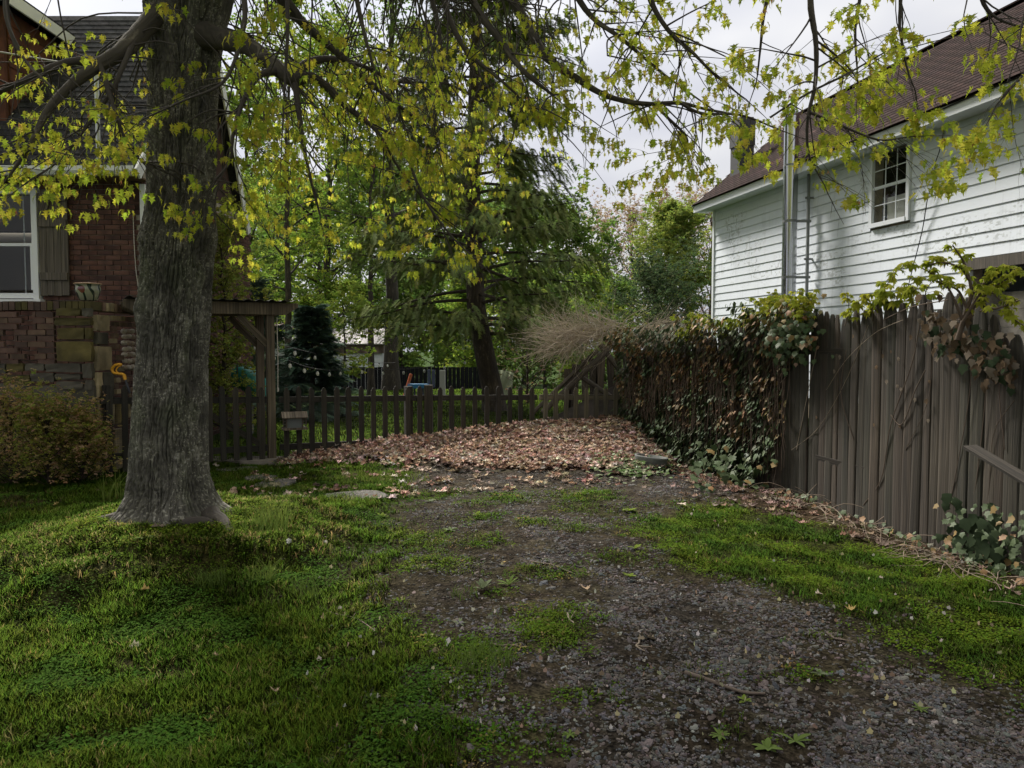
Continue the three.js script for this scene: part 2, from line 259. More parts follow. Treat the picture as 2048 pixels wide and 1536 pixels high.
{
  const longT = tuftGeo(13, 0.066, 0.05, 0.0019, 1.0), shortT = tuftGeo(14, 0.042, 0.05, 0.002, 1.1), matG = matGeo(18, 0.055, 0.02, 0.015), yardT = tuftGeo(14, 0.075, 0.14, 0.006, 0.8), fineT = tuftGeo(18, 0.026, 0.06, 0.0015, 1.5);
  const gm = phy(col(1.1, 1.12, 0.95), { roughness: 1, specularIntensity: 0.1, side: THREE.DoubleSide }), long = [], short = [], mats = [], fine = [], yard = [];
  const G1 = col(0.047, 0.092, 0.009), G2 = col(0.072, 0.11, 0.012), G3 = col(0.04, 0.08, 0.012), dry = col(0.2, 0.15, 0.07);
  for (let i = 0; i < 195000; i++) {
    const d = 1.9 + 9.6 * Math.pow(R(), 0.85), x = rr(-0.92, 0.78) * d - 0.05; if (x < -7.2 || x > stockX(d) - 0.08) continue; if (d > fenceD(x) + 0.5) continue;
    if (x < -4.6 && d > 8.9) continue; 
    const k = cover(x, d), left = k.px < pl(leftEdge, k.py) + 20; let den = k.grass * (left ? 0.4 + 0.6 * k.dThin : 0.2 + 0.5 * sstep(-0.15, 0.25, fbm(x * 1.7 + 31, d * 1.7, 3) + 0.12)); if (k.gravel > 0.25) den *= lerp(0.75, clamp(k.weeds * 1.6), sstep(0.25, 0.75, k.gravel)); den *= clamp(0.78 + 0.8 * fbm(x * 3.1 + 70, d * 3.1, 3), 0.25, 1);
    if (R() > den) continue;
    const type = fbm(x * 1.4 - 20, d * 1.4, 2), y = groundY(x, d), rot = new THREE.Euler(rr(-.15, .15), rr(0, 6.3), rr(-.15, .15));
    const tone = clamp(0.5 + fbm(x * 0.8 + 50, d * 0.8, 3)), c0 = G1.clone().lerp(G2, tone);
    if (R() < 0.055) c0.lerp(dry, 0.75);
    const c = vary(c0, 0.3, 0.2);
    if (k.gravel > 0.45) { if (R() < 0.72) mats.push({ m: mat4(V(x, y, -d), rot, rr(0.5, 1.05)), c: vary(c0, 0.3, 0.2) }); else short.push({ m: mat4(V(x, y, -d), rot, rr(0.5, 1)), c }); }
    else if (!left) { if (type > 0.12) mats.push({ m: mat4(V(x, y, -d), rot, rr(0.6, 1.0)), c: vary(G2, 0.3, 0.2) }); else fine.push({ m: mat4(V(x, y, -d), rot, rr(0.8, 1.5)), c: vary(type < -0.18 ? G3 : c0, 0.3, 0.2) }); }
    else if (k.mound > 0.5) { if (R() < 0.5) mats.push({ m: mat4(V(x, y, -d), rot, rr(0.6, 1.1)), c: vary(G2, 0.3) }); else short.push({ m: mat4(V(x, y, -d), rot, rr(0.6, 1.2)), c: vary(R() < 0.22 ? dry : c0, 0.3) }); }
    else if (type > 0.22) mats.push({ m: mat4(V(x, y, -d), rot, rr(0.7, 1.2)), c: vary(G3, 0.3) });
    else if (type < -0.05) long.push({ m: mat4(V(x, y, -d), rot, rr(0.6, 1.15)), c });
    else short.push({ m: mat4(V(x, y, -d), rot, rr(0.6, 1.25)), c });
  }
  for (let i = 0; i < 1500; i++) { const a = rr(0, 6.283), r = rr(0.36, 0.85), x = MAPLE.x + Math.cos(a) * r * 1.05, d = MAPLE.d + Math.sin(a) * r; if (R() < sstep(0.5, 0.9, r) * 0.6) continue; mats.push({ m: mat4(V(x, groundY(x, d), -d), new THREE.Euler(rr(-.2, .2), rr(0, 6.3), rr(-.2, .2)), rr(0.6, 1.15)), c: vary(R() < 0.6 ? col(0.13, 0.17, 0.02) : G2, 0.3, 0.2) }); }
  for (let i = 0; i < 26000; i++) { const d = 9.2 + 17 * Math.pow(R(), 1.3), x = rr(-0.42, 0.2) * d; if (d < fenceD(x) + 0.15 || x < -4.4) continue; const c0 = G1.clone().lerp(G2, clamp(0.55 + fbm(x * 0.5, d * 0.5, 3))); yard.push({ m: mat4(V(x, groundY(x, d), -d), new THREE.Euler(0, rr(0, 6.3), 0), rr(0.6, 1.2)), c: vary(c0, 0.25) }); }
  stuffOf(scene, 'lawn_grass', longT, gm, long, 'longer green grass growing on the lawn beside the maple', 'grass');
  stuffOf(scene, 'short_grass', shortT, gm, short, 'short mown grass on the lawn and around the maple roots', 'grass');
  stuffOf(scene, 'fine_turf', fineT, gm, fine, 'fine low turf in the strip before the stockade fence', 'grass');
  stuffOf(scene, 'ground_weeds', matG, gm, mats, 'low broad leaved weeds spreading over lawn and gravel', 'weeds');
  stuffOf(scene, 'yard_grass', yardT, gm, yard, 'sunlit grass of the back yard behind the picket fence', 'grass');

  // gravel
  const stone = (s) => { const g = new THREE.IcosahedronGeometry(1, 1), p = g.attributes.position, q = rng(s), a = q() * 9; for (let i = 0; i < p.count; i++) { const v = V(p.getX(i), p.getY(i), p.getZ(i)), k = 1 + 0.34 * n3(v.x * 1.1 + a, v.y * 1.1, v.z * 1.1); p.setXYZ(i, v.x * k, v.y * k * 0.5, v.z * k * 0.8); } g.deleteAttribute('uv'); g.computeVertexNormals(); return g; };
  const clump = clusterGeo([0, 1, 2, 3].map((i) => [stone(i + 1), mat4(V(rr(-.022, .022), 0, rr(-.022, .022)), new THREE.Euler(rr(-.4, .4), rr(0, 6.3), rr(-.4, .4)), [0.014, 0.01, 0.0075, 0.0085][i]), [1, 0.75, 1.35, 0.9][i]]));
  const list = [], A = col(0.092, 0.089, 0.09), B = col(0.098, 0.082, 0.074), D = col(0.2, 0.185, 0.175);
  for (let i = 0; i < 150000; i++) {
    const d = 1.9 + 8 * Math.pow(R(), 1.35), x = rr(-0.35, 0.72) * d; if (x > stockX(d) - 0.2) continue; const k = cover(x, d); const den = k.gravel * (1 - 0.8 * k.weeds) * (1 - 0.75 * blob([[900, 1215, 150, 60, 1], [830, 1260, 100, 40, .8], [900, 960, 200, 14, .6], [1460, 1270, 80, 24, .5], [1700, 1470, 140, 26, .4]], k.px, k.py)) * clamp(0.45 + 1.2 * fbm(x * 1.3, d * 1.3 + 30, 3), 0.08, 1) + 0.01;
    if (R() > den) continue;
    const s = 0.34 + 0.42 * Math.pow(R(), 2) + (R() < 0.02 ? rr(0.3, 1.0) : 0), c = vary(R() < 0.06 ? D : R() < 0.45 ? B : A, 0.4, 0.12);
    list.push({ m: mat4(V(x, groundY(x, d) + 0.0015 * s, -d), new THREE.Euler(rr(-.12, .12), rr(0, 6.3), rr(-.12, .12)), V(s * rr(.8, 1.3), s, s)), c });
  }
  stuffOf(scene, 'driveway_gravel', clump, phy(col(1, 1, 1), { vertexColors: true, roughness: 0.85, specularIntensity: 0.4 }), list, 'grey and purplish crushed gravel spread over the driveway', 'gravel');
}

// dead leaf: curled, lobed
function deadLeafGeo(seed, curl) {
  const q = rng(seed), out = [[0, -0.1], [0.34, -0.02], [0.26, 0.16], [0.56, 0.36], [0.3, 0.42], [0.3, 0.66], [0.13, 0.62], [0, 1], [-0.13, 0.62], [-0.3, 0.66], [-0.3, 0.42], [-0.56, 0.36], [-0.26, 0.16], [-0.34, -0.02]].map(([x, y]) => [x * (0.8 + 0.4 * q()), y * (0.9 + 0.2 * q())]);
  const pos = [0, 0.02, 0.35 - 0.5], idx = [];
  const c1 = curl * (0.5 + q()), c2 = curl * (q() - 0.3), tw = (q() - 0.5) * 0.5;
  for (const [x, y] of out) { const yy = y - 0.5; pos.push(x, c1 * x * x * 1.6 + c2 * yy * yy * 1.2 + tw * x * yy + (q() - 0.5) * 0.12, yy); }
  for (let i = 0; i < out.length; i++) idx.push(0, 1 + (i + 1) % out.length, 1 + i);
  return geoFrom(pos, idx);
}
R = rng(202);
const deadGeos = [deadLeafGeo(1, 0.9), deadLeafGeo(2, 0.5), deadLeafGeo(3, 1.3), deadLeafGeo(4, 0.25)];
const deadMat = leafMat(col(1, 1, 1), 0.12);
const D1 = col(0.34, 0.235, 0.18), D2 = col(0.2, 0.125, 0.092), D3 = col(0.52, 0.41, 0.33), D4 = col(0.2, 0.155, 0.125);
{
  const pileG = clusterGeo([0, 1, 2, 3, 1].map((k, i) => [deadGeos[k], mat4(V(rr(-.08, .08), rr(0, 0.03), rr(-.08, .08)), new THREE.Euler(rn() * 0.5, rr(0, 6.3), rn() * 0.5), rr(0.05, 0.085)), [1, 0.6, 1.4, 1.1, 0.85][i]]));
  const litG = clusterGeo([1, 2, 0].map((k, i) => [deadGeos[k], mat4(V(rr(-.1, .1), rr(0, 0.01), rr(-.1, .1)), new THREE.Euler(rn() * 0.3, rr(0, 6.3), rn() * 0.3), rr(0.035, 0.07)), [0.9, 1.2, 0.55][i]]));
  const pile = [], litter = [], dm = leafMat(col(1, 1, 1), 0.12, { vertexColors: true });
  for (let i = 0; i < 11000; i++) {
    const x = rr(-2.95, 2.9), d = fenceD(x) + rr(-3.1, 0.7); if (x > stockX(d) - 0.05) continue; const h = pileH(x, d);
    const edge = sstep(0.0, 0.075, h + 0.05 * fbm(x * 2.2, d * 2.2, 3)); if (R() > edge) continue;
    pile.push({ m: mat4(V(x, groundY(x, d) + rr(0.0, 0.025), -d), new THREE.Euler(rn() * 0.35, rr(0, 6.3), rn() * 0.35), rr(0.7, 1.15)), c: vary(pick([D1, D1, D2, D3]), 0.35, 0.2) });
  }
  stuffOf(scene, 'leaf_pile', pileG, dm, pile, 'heap of brown dead leaves against the picket fence', 'leaves');
  for (let i = 0; i < 16000; i++) {
    const d = 2.6 + 8.4 * R(), x = rr(-5.6, 3.2); if (x > stockX(d) - 0.06 || d > fenceD(x) || x < -0.7 * d) continue; const k = cover(x, d); if (pileH(x, d) > 0.05) continue;
    const den = k.litter * 0.26 + 0.0012 + 0.14 * k.gravel * sstep(7.2, 8.8, d) + 0.25 * sstep(0.5, 0, Math.abs(fenceD(x) - d)) * (x < -3.4 ? 0.6 : 0.2); if (R() > den * (k.litter > 0.3 ? 1 : 0.6)) continue;
    litter.push({ m: mat4(V(x, groundY(x, d) + rr(0.004, 0.015), -d), new THREE.Euler(rn() * 0.2, rr(0, 6.3), rn() * 0.2), rr(0.7, 1.1)), c: vary(pick([D2, D2, D4, D4]), 0.45, 0.15) });
  }
  stuffOf(scene, 'leaf_litter', litG, dm, litter, 'dead leaf litter strewn along the foot of the stockade fence', 'leaves');
}
// ---------------------------------------------------------------- brick house on the left
R = rng(303);
const brickTones = [[0.19, 0.08, 0.06], [0.21, 0.095, 0.07], [0.155, 0.066, 0.053], [0.23, 0.11, 0.083], [0.13, 0.06, 0.05]].map((c) => plainMat(col(...c)));
const mortarMat = plainMat(col(0.55, 0.48, 0.41)), whitePaint = std(col(0.74, 0.75, 0.77), { roughness: 0.5 }), darkGlass = phy(col(0.02, 0.025, 0.028), { roughness: 0.04, specularIntensity: 1 });
const shingleMat = phy(col(0.08, 0.08, 0.092), { map: speckTex, roughness: 1, specularIntensity: 0.2 }), greyWood = woodMat(col(0.2, 0.175, 0.155));
const glassPane = phy(col(0.95, 0.97, 0.97), { roughness: 0.02, transmission: 1, thickness: 0, ior: 1.4, specularIntensity: 0.6 });
const brickVar = [0, 1, 2].map((i) => box(0.203, 0.057, 0.03, 0, 0, 0, i * 0.37));
const halfVar = box(0.096, 0.057, 0.03, 0, 0, 0, 0.9);
const HD = 10.5, HX0 = -13, HX1 = -4.98;                  // front wall depth, left and right ends
{
  const h = thing('brick_house', 'dark red brick house with steep slate grey shingle roof behind the maple', 'house');
  // brick courses in view; window opening kept free
  const winR = W(82, 500, HD).x, winT = W(80, 378, HD).y, winB = W(80, 600, HD).y, shR = W(141, 500, HD).x;
  const oR = winR - 0.05, oL = winR - 1.05, oT = winT - 0.04, oB = winB + 0.01, FZ = -HD - 0.14, inZ = HX1 - 0.25;
  const wall = part(h, 'wall', merge([box(oL - HX0, 3.9, 0.25, (HX0 + oL) / 2, 1.95, FZ), box(inZ - oR, 3.9, 0.25, (inZ + oR) / 2, 1.95, FZ), box(oR - oL, oB, 0.25, (oL + oR) / 2, oB / 2, FZ), box(oR - oL, 3.9 - oT, 0.25, (oL + oR) / 2, (3.9 + oT) / 2, FZ), box(0.25, 3.9, 4.2, HX1 - 0.125, 1.95, -HD - 2.115)]), mortarMat);
  part(h, 'inner_walls', merge([box(inZ - HX0, 3.6, 0.1, (inZ + HX0) / 2, 1.8, -HD - 4.1), box(0.1, 3.6, 3.7, HX0 + 0.06, 1.8, -HD - 2.2), box(inZ - HX0 - 0.3, 0.06, 3.6, (inZ + HX0) / 2, 3.62, -HD - 2.2), box(inZ - HX0 - 0.3, 0.06, 3.6, (inZ + HX0) / 2, 1.2, -HD - 2.2)]), std(col(0.5, 0.47, 0.42)));
  const ch = 0.0677, all = []; let made = 0; const rest = [];
  for (let row = 0; row * ch < 3.7; row++) {
    const y = 0.04 + row * ch, off = (row % 2) * 0.1065;
    for (let x = HX1 - 0.1 - off; x > -11; x -= 0.213) {
      if (x < winR + 0.1 && x > winR - 1.15 && y > winB - 0.03 && y < winT + 0.03) continue;
      const inView = x > -7.2 && y > 1.85 && (x > shR - 0.1 || y < winB || y > winT), isHalf = x > HX1 - 0.15 && row % 2 === 0;
      all.push([x, y, inView ? 0 : 1, rr(-.004, .004)]);
    }
    all.push([HX1 - 0.05 - 0.003, y, 2, 0]);
  }
  for (const [x, y, k, o] of all) {
    if (k === 0 && made < 296) { made++; part(wall, 'brick', brickVar[made % 3], pick(brickTones), [x, y, -HD - 0.006 + o]); }
    else if (k < 2) rest.push({ m: mat4(V(x, y, -HD - 0.006 + o), new THREE.Euler(), 1), c: pick(brickTones).color });
  }
  stuffOf(wall, 'bricks', brickVar[0], plainMat(col(1, 1, 1)), rest);
  const side = []; for (let row = 0; row * ch < 3.7; row++) for (let z = -HD - 0.12 - (row % 2) * 0.1; z > -HD - 4.2; z -= 0.213) side.push({ m: mat4(V(HX1 + 0.004, 0.04 + row * ch, z), new THREE.Euler(0, Math.PI / 2, 0), 1), c: pick(brickTones).color });
  stuffOf(wall, 'side_bricks', brickVar[1], plainMat(col(1, 1, 1)), side);
  // roof: front slope, back slope, shingle courses
  const rise = 1.16, ridgeD = 12.7, ridgeY = 3.8 + (ridgeD - 10.15) * rise, backD = 14.35, backY = 3.58, rx0 = HX0 - 0.2, rx1 = HX1 + 0.1;
  const roof = part(h, 'roof', merge([bar(V(0, 3.8, -10.15), V(0, ridgeY, -ridgeD), rx1 - rx0, 0.06).translate((rx0 + rx1) / 2, 0, 0), bar(V(0, ridgeY, -ridgeD), V(0, backY, -backD), rx1 - rx0, 0.06).translate((rx0 + rx1) / 2, 0, 0)]), shingleMat);
  const slope = Math.hypot(ridgeD - 10.15, ridgeY - 3.8), nrow = Math.round(slope / 0.135), ang = Math.atan2(ridgeY - 3.8, ridgeD - 10.15), tabs = [];
  for (let r = 0; r < nrow; r++) { const t = (r + 0.5) * 0.135 - 0.02; for (let x = rx1 - 0.15 - (r % 3) * 0.1; x > -11.5; x -= 0.305) tabs.push({ m: mat4(V(x, 3.8 + t * Math.sin(ang) + 0.03 * Math.cos(ang) + 0.008, -10.15 - t * Math.cos(ang) + 0.03 * Math.sin(ang) + 0.008), new THREE.Euler(-(Math.PI / 2 - 0) + ang - 0.045 + Math.PI / 2 * 0, 0, 0), V(1, 1, 1)), c: vary(col(1, 1, 1), 0.22, 0.05) }); }
  // a shingle lies in the slope: local y points up the slope
  const shG = box(0.3, 0.16, 0.009); tabs.forEach((t) => { const p = new THREE.Vector3().setFromMatrixPosition(t.m); t.m = mat4(p, new THREE.Euler(ang - Math.PI / 2 - 0.05, 0, 0), 1); });
  stuffOf(roof, 'shingles', shG, shingleMat, tabs);
  // rear rake and gable
  part(h, 'rake_board', merge([bar(V(rx1 + 0.02, backY - 0.02, -backD), V(rx1 + 0.02, ridgeY, -ridgeD), 0.03, 0.16), bar(V(rx1 + 0.02, 3.72, -10.12), V(rx1 + 0.02, ridgeY - 0.02, -ridgeD), 0.03, 0.16)]), whitePaint);
  part(h, 'soffit', merge([box(0.34, 0.02, 0.4, rx1 - 0.15, backY - 0.06, -backD + 0.15), box(rx1 - rx0, 0.02, 0.3, (rx0 + rx1) / 2, 3.7, -HD + 0.16)]), woodMat(col(0.22, 0.15, 0.1)));
  const gable = new THREE.Shape([[-10.4, 3.75], [-ridgeD, ridgeY - 0.05], [-backD + 0.2, backY], [-backD + 0.2, 3.0], [-10.6, 3.0]].map((p) => new THREE.Vector2(...p)));
  const gg = new THREE.ExtrudeGeometry(gable, { depth: 0.1, bevelEnabled: false }); gg.rotateY(-Math.PI / 2); part(h, 'gable', metreUV(gg.translate(HX1 - 0.02, 0, 0)), plainMat(col(0.1, 0.045, 0.035)));
  // gutter
  const gs = [[0, 0], [0.1, 0.0], [0.13, 0.05], [0.13, 0.11], [0.12, 0.11], [0.115, 0.055], [0.095, 0.012], [0.012, 0.012], [0.012, 0.11], [0, 0.11]];
  const gut = ext(gs, rx1 - rx0); gut.rotateY(-Math.PI / 2); part(h, 'gutter', gut.translate((rx0 + rx1) / 2, 3.7, -10.17), whitePaint);
  // window
  const ww = 1.1, wx = winR - ww / 2, wy = (winT + winB) / 2, wh = winT - winB, win = part(h, 'window', merge([box(0.075, wh, 0.1, winR - 0.0375, wy, -HD + 0.03), box(0.075, wh, 0.1, winR - ww + 0.0375, wy, -HD + 0.03), box(ww - 0.15, 0.075, 0.1, wx, winT - 0.0375, -HD + 0.03), box(ww + 0.08, 0.05, 0.14, wx, winB - 0.02, -HD + 0.05)]), whitePaint);
  const inner = ww - 0.15, sh = (wh - 0.1) / 2;
  part(win, 'upper_sash', merge([box(inner, 0.04, 0.035, wx, wy + 0.0, -HD + 0.0), box(0.035, sh, 0.035, wx + inner / 2 - 0.018, wy + sh / 2 + 0.02, -HD), box(0.035, sh, 0.035, wx - inner / 2 + 0.018, wy + sh / 2 + 0.02, -HD)]), whitePaint);
  part(win, 'lower_sash', merge([box(inner, 0.07, 0.035, wx, winB + 0.055, -HD + 0.036), box(0.04, sh - 0.09, 0.035, wx + inner / 2 - 0.02, wy - sh / 2 + 0.04, -HD + 0.036), box(0.04, sh - 0.09, 0.035, wx - inner / 2 + 0.02, wy - sh / 2 + 0.04, -HD + 0.036)]), whitePaint);
  part(win, 'pane', box(inner - 0.07, sh - 0.04, 0.005, wx, wy + sh / 2 + 0.02, -HD - 0.005), glassPane); part(win, 'pane', box(inner - 0.08, sh - 0.1, 0.005, wx, wy - sh / 2 + 0.03, -HD + 0.034), glassPane);
  for (const k of [-0.5, 0.5]) part(win, 'muntin', box(0.016, wh - 0.14, 0.0016, wx + k * inner / 1.5, wy, -HD - 0.02), std(col(0.3, 0.31, 0.32)));
  // board shutter
  const sx0 = winR + 0.015, sw = shR - sx0, sy0 = W(100, 592, HD).y, sy1 = W(100, 388, HD).y, sut = new THREE.Group(); sut.name = 'shutter'; h.add(sut);
  for (let i = 0; i < 4; i++) part(sut, 'board', box(sw / 4 - 0.006, sy1 - sy0 - (i % 2) * 0.012, 0.025, sx0 + (i + 0.5) * sw / 4, (sy0 + sy1) / 2, -HD + 0.045, i * 0.31), greyWood);
  for (const t of [0.19, 0.71, 0.96]) part(sut, 'batten', box(sw - 0.02, 0.1, 0.025, sx0 + sw / 2, lerp(sy0, sy1, t), -HD + 0.071, t), greyWood);
  part(sut, 'brace', bar(V(sx0 + 0.05, lerp(sy0, sy1, 0.745), -HD + 0.07), V(sx0 + sw * 0.32, lerp(sy0, sy1, 0.925), -HD + 0.07), 0.085, 0.024), greyWood);
  // dormer with red-brown lap siding
  const dm = new THREE.Group(); dm.name = 'dormer'; h.add(dm);
  const dx = -6.97, df = 10.82, db = 12.25, dyTop = 6.13, dx0 = -9.2, rust = plainMat(col(0.19, 0.06, 0.035));
  const cheek = [[-df, 4.55], [-df, dyTop], [-db, dyTop]], cg = new THREE.ExtrudeGeometry(new THREE.Shape(cheek.map((p) => new THREE.Vector2(...p))), { depth: 0.05, bevelEnabled: false }); cg.rotateY(-Math.PI / 2);
  part(dm, 'cheek', metreUV(cg.translate(dx, 0, 0)), rust);
  for (let i = 0; i < 8; i++) { const y0 = 4.6 + i * 0.19, zb = -(10.15 + (y0 + 0.19 - 3.8) / rise); if (-df - 0.03 < zb) continue; const l = -df - 0.03 - (-(10.15 + (y0 + 0.1 - 3.8) / rise)); if (l < 0.05) continue; part(dm, 'lap_board', box(0.018, 0.2, l, 0, 0, 0, i * 0.4).rotateZ(0.06).translate(dx + 0.012, y0 + 0.09, -df - 0.03 - l / 2), rust); }
  part(dm, 'corner_board', box(0.1, dyTop - 4.45, 0.05, dx - 0.04, (dyTop + 4.45) / 2, -df + 0.03), rust);
  part(dm, 'front', box(dx - dx0 - 0.1, dyTop - 4.5, 0.05, (dx + dx0) / 2 - 0.05, (dyTop + 4.5) / 2, -df), rust);
  part(dm, 'front_window', merge([box(0.08, 1.2, 0.08, dx - 0.25, 5.35, -df + 0.07), box(1.2, 0.08, 0.08, dx - 0.9, 5.95, -df + 0.07), box(1.2, 0.08, 0.1, dx - 0.9, 4.8, -df + 0.07)]), whitePaint);
  part(dm, 'front_pane', box(1.1, 1.1, 0.01, dx - 0.85, 5.37, -df + 0.045), darkGlass);
  part(dm, 'fascia', merge([box(0.03, 0.17, db - df + 0.35, dx + 0.17, dyTop + 0.06, -(df + db) / 2 + 0.05), box(dx - dx0 + 0.3, 0.17, 0.03, (dx + dx0) / 2, dyTop + 0.06, -df + 0.29)]), whitePaint);
  part(dm, 'dormer_roof', box(dx - dx0 + 0.3, 0.05, db - df + 0.45, (dx + dx0) / 2, dyTop + 0.17, -(df + db) / 2 + 0.02), shingleMat);
  part(dm, 'flashing', bar(V(dx + 0.03, 4.62, -df - 0.02), V(dx + 0.03, dyTop, -db), 0.02, 0.07), std(col(0.55, 0.5, 0.45)));
  // service mast and cable on the roof
  part(h, 'service_mast', tube([V(-5.35, 3.7, -10.1), V(-5.35, 5.05, -10.1), V(-5.38, 5.1, -10.05), V(-5.46, 5.08, -10.02)], 0.03, 8), std(col(0.5, 0.52, 0.52), { metalness: 0.6, roughness: 0.4 }));
  part(h, 'service_cable', tube(spline([V(-5.46, 5.05, -10.02), V(-7.2, 5.15, -9.2), V(-10.5, 5.6, -7.5)], 20), 0.012, 5), std(col(0.35, 0.35, 0.35)));
  part(h, 'wall_wire', tube(spline([W(266, 420, HD - 0.03), W(268, 480, HD - 0.03), W(272, 540, HD - 0.03), W(279, 590, HD - 0.03)], 20), 0.006, 5), std(col(0.5, 0.47, 0.42)));
  part(h, 'downspout', box(0.07, 3.6, 0.06, HX1 + 0.03, 1.85, -HD + 0.05), whitePaint);
}

// ---------------------------------------------------------------- porch wall of brick and stone
{
  const PD = 8.8, px1 = W(186, 700, PD).x, pTop = W(186, 601, PD).y, h = thing('porch_wall', 'low brick porch wall with mossy stone corner and pierced openings', 'wall');
  const holes = [];
  const tones = [[0.17, 0.1, 0.078], [0.2, 0.115, 0.09], [0.145, 0.088, 0.07], [0.23, 0.145, 0.1]].map((c) => plainMat(col(...c))), moss = plainMat(col(0.13, 0.105, 0.03)), mossy2 = plainMat(col(0.19, 0.15, 0.045)), ochre = plainMat(col(0.45, 0.34, 0.12)), greyStone = plainMat(col(0.15, 0.135, 0.105)), tan = plainMat(col(0.62, 0.5, 0.31));
  const rounded = (w, hh, d, s) => { const g = new THREE.BoxGeometry(w, hh, d, 4, 4, 2), p = g.attributes.position; for (let i = 0; i < p.count; i++) { const x = p.getX(i) / w * 2, y = p.getY(i) / hh * 2, z = p.getZ(i) / d * 2, k = Math.max(0, Math.abs(x) + Math.abs(y) - 1.55) * 0.04; p.setXYZ(i, p.getX(i) * (1 - k) + 0.006 * n3(x * 2 + s, y * 2, z), p.getY(i) * (1 - k) + 0.006 * n3(x * 2, y * 2 + s, z), p.getZ(i) + 0.012 * n3(x * 1.5 + s, y * 1.5, z * 2) * (Math.abs(z) > 0.9 ? 1 : 0)); } g.computeVertexNormals(); return metreUV(g, s); };
  const sideT = [plainMat(col(0.3, 0.19, 0.14)), plainMat(col(0.36, 0.25, 0.17))];
  const F1 = (px, py) => { const p = W(px, py, PD); return [p.x - px1, p.y]; };             // front face: x from corner
  const stone = (x0, y0, x1, y1, mat, o = 0) => { const [a, b] = F1(x0, y1), [c, d] = F1(x1, y0); part(h, 'stone_block', rounded(c - a - 0.014, d - b - 0.014, 0.07, R() * 9), mat, [px1 + (a + c) / 2, (b + d) / 2, -PD + 0.01 + o]); };
  const z5 = (x, y) => [x * 0.1823, 580 + y * 0.1823];                                      // measured on an enlargement of this corner
  for (const [x0, y0, x1, y1, m] of [[640, 195, 910, 290, moss], [922, 195, 1018, 300, greyStone], [620, 300, 1018, 395, moss], [650, 410, 945, 545, mossy2], [955, 410, 1024, 545, moss], [645, 560, 1030, 790, mossy2], [520, 800, 910, 905, greyStone], [920, 800, 1030, 970, greyStone], [300, 800, 510, 890, greyStone], [100, 800, 290, 900, moss], [-200, 800, 90, 920, greyStone], [630, 912, 910, 985, greyStone], [360, 905, 620, 1010, greyStone], [640, 995, 940, 1090, greyStone], [950, 980, 1035, 1100, greyStone], [60, 930, 350, 1040, moss]]) { const [a, b] = z5(x0, y0), [c, d] = z5(x1, y1); stone(a, b, c, d, m, rr(0, 0.012)); }
  stone(-60, 765, 60, 880, greyStone); stone(62, 770, 192, 880, greyStone);
  // brick field left of the quoins, with pierced openings
  const ops = [[47, 632, 66, 657], [10, 665, 30, 690], [52, 700, 71, 724]].map(([a, b, c, d]) => [...F1(a, d), ...F1(c, b)]);
  const [fx1] = F1(112, 700), top0 = pTop - 0.16, bot = F1(0, 726)[1];
  for (const [a, b, c, d] of ops) holes.push([c - a, d - b, 0.5, px1 + (a + c) / 2, (b + d) / 2, -PD + 0.05]);
  let row = 0; for (let y = top0; y > bot; y -= 0.0677, row++) for (let x = fx1 - 0.1 + (row % 2) * 0.1065; x > -2.3; x -= 0.213) {
    let x0 = x - 0.1, x1 = Math.min(x + 0.1, fx1 - 0.01); for (const [a, b, c, d] of ops) if (y > b - 0.02 && y < d + 0.02) { if (x0 < c && x1 > c) x0 = c + 0.005; else if (x1 > a && x0 < a) x1 = a - 0.005; else if (x0 >= a && x1 <= c) x1 = x0; }
    if (x1 - x0 < 0.03) continue; part(h, 'brick', box(x1 - x0, 0.056, 0.05, 0, 0, 0, R() * 3), pick(tones), [px1 + (x0 + x1) / 2, y, -PD - 0.004 + rr(-.006, .006)]);
  }
  const cap = [moss, moss, tones[2], mossy2];
  for (let x = -0.035; x > -2.4; x -= 0.072) part(h, 'coping_brick', box(0.062, 0.1, 0.24, 0, 0, 0, R() * 3), x > -0.35 ? moss : pick([tones[2], tones[2], moss]), [px1 + x, pTop - 0.06 + rr(-.004, .004), -PD - 0.1]);
  // side face, turned to the drive
  const SX = px1 + 0.0, S1 = (px, py) => { const k = (SX) / ((px - CX) / F), dd = -k * -1; const d = SX / ((px - CX) / F); return [d, W(px, py, d).y]; };
  for (let d = PD + 0.06; d < PD + 1.75; d += 0.062) part(h, 'coping_brick', box(0.2, 0.1, 0.054, 0, 0, 0, R() * 3), pick([tan, sideT[1], sideT[0]]), [SX - 0.09, pTop - 0.06 + rr(-.004, .004), -d - 0.2]);
  const sideStone = (d0, y0, d1, y1, m) => part(h, 'stone_block', rounded(0.06, y1 - y0 - 0.012, d1 - d0 - 0.012, R() * 9), m, [SX + 0.008 + rr(0, 0.01), (y0 + y1) / 2, -(d0 + d1) / 2]);
  const P0 = PD + 0.02; for (const [d0, d1, y0, y1, m] of [[0, .28, 1.66, 1.85, tan], [0, .24, 1.5, 1.65, greyStone], [0, .32, 1.2, 1.49, tan], [0, .1, .9, 1.19, tan], [.11, .34, .86, 1.19, greyStone], [0, .22, .55, .88, tan], [.24, .34, .55, .85, tan], [.36, .5, .55, .85, ochre], [.52, .66, .52, .84, tan], [.68, .8, .6, .84, tan], [.82, .98, .58, .84, ochre], [1.0, 1.15, .6, .85, tan], [1.17, 1.4, .55, .85, ochre], [0, .3, .2, .53, ochre], [.32, .5, 0, .5, tan], [.52, .64, 0, .5, mossy2], [0, .3, -.05, .18, greyStone]]) sideStone(P0 + d0, y0, P0 + d1, y1, m);
  const sops = [[.55, 1.45, 1.66], [.46, 1.22, 1.4], [.56, .9, 1.12], [.78, .9, 1.12], [1.0, .9, 1.12], [.98, 1.45, 1.62]];
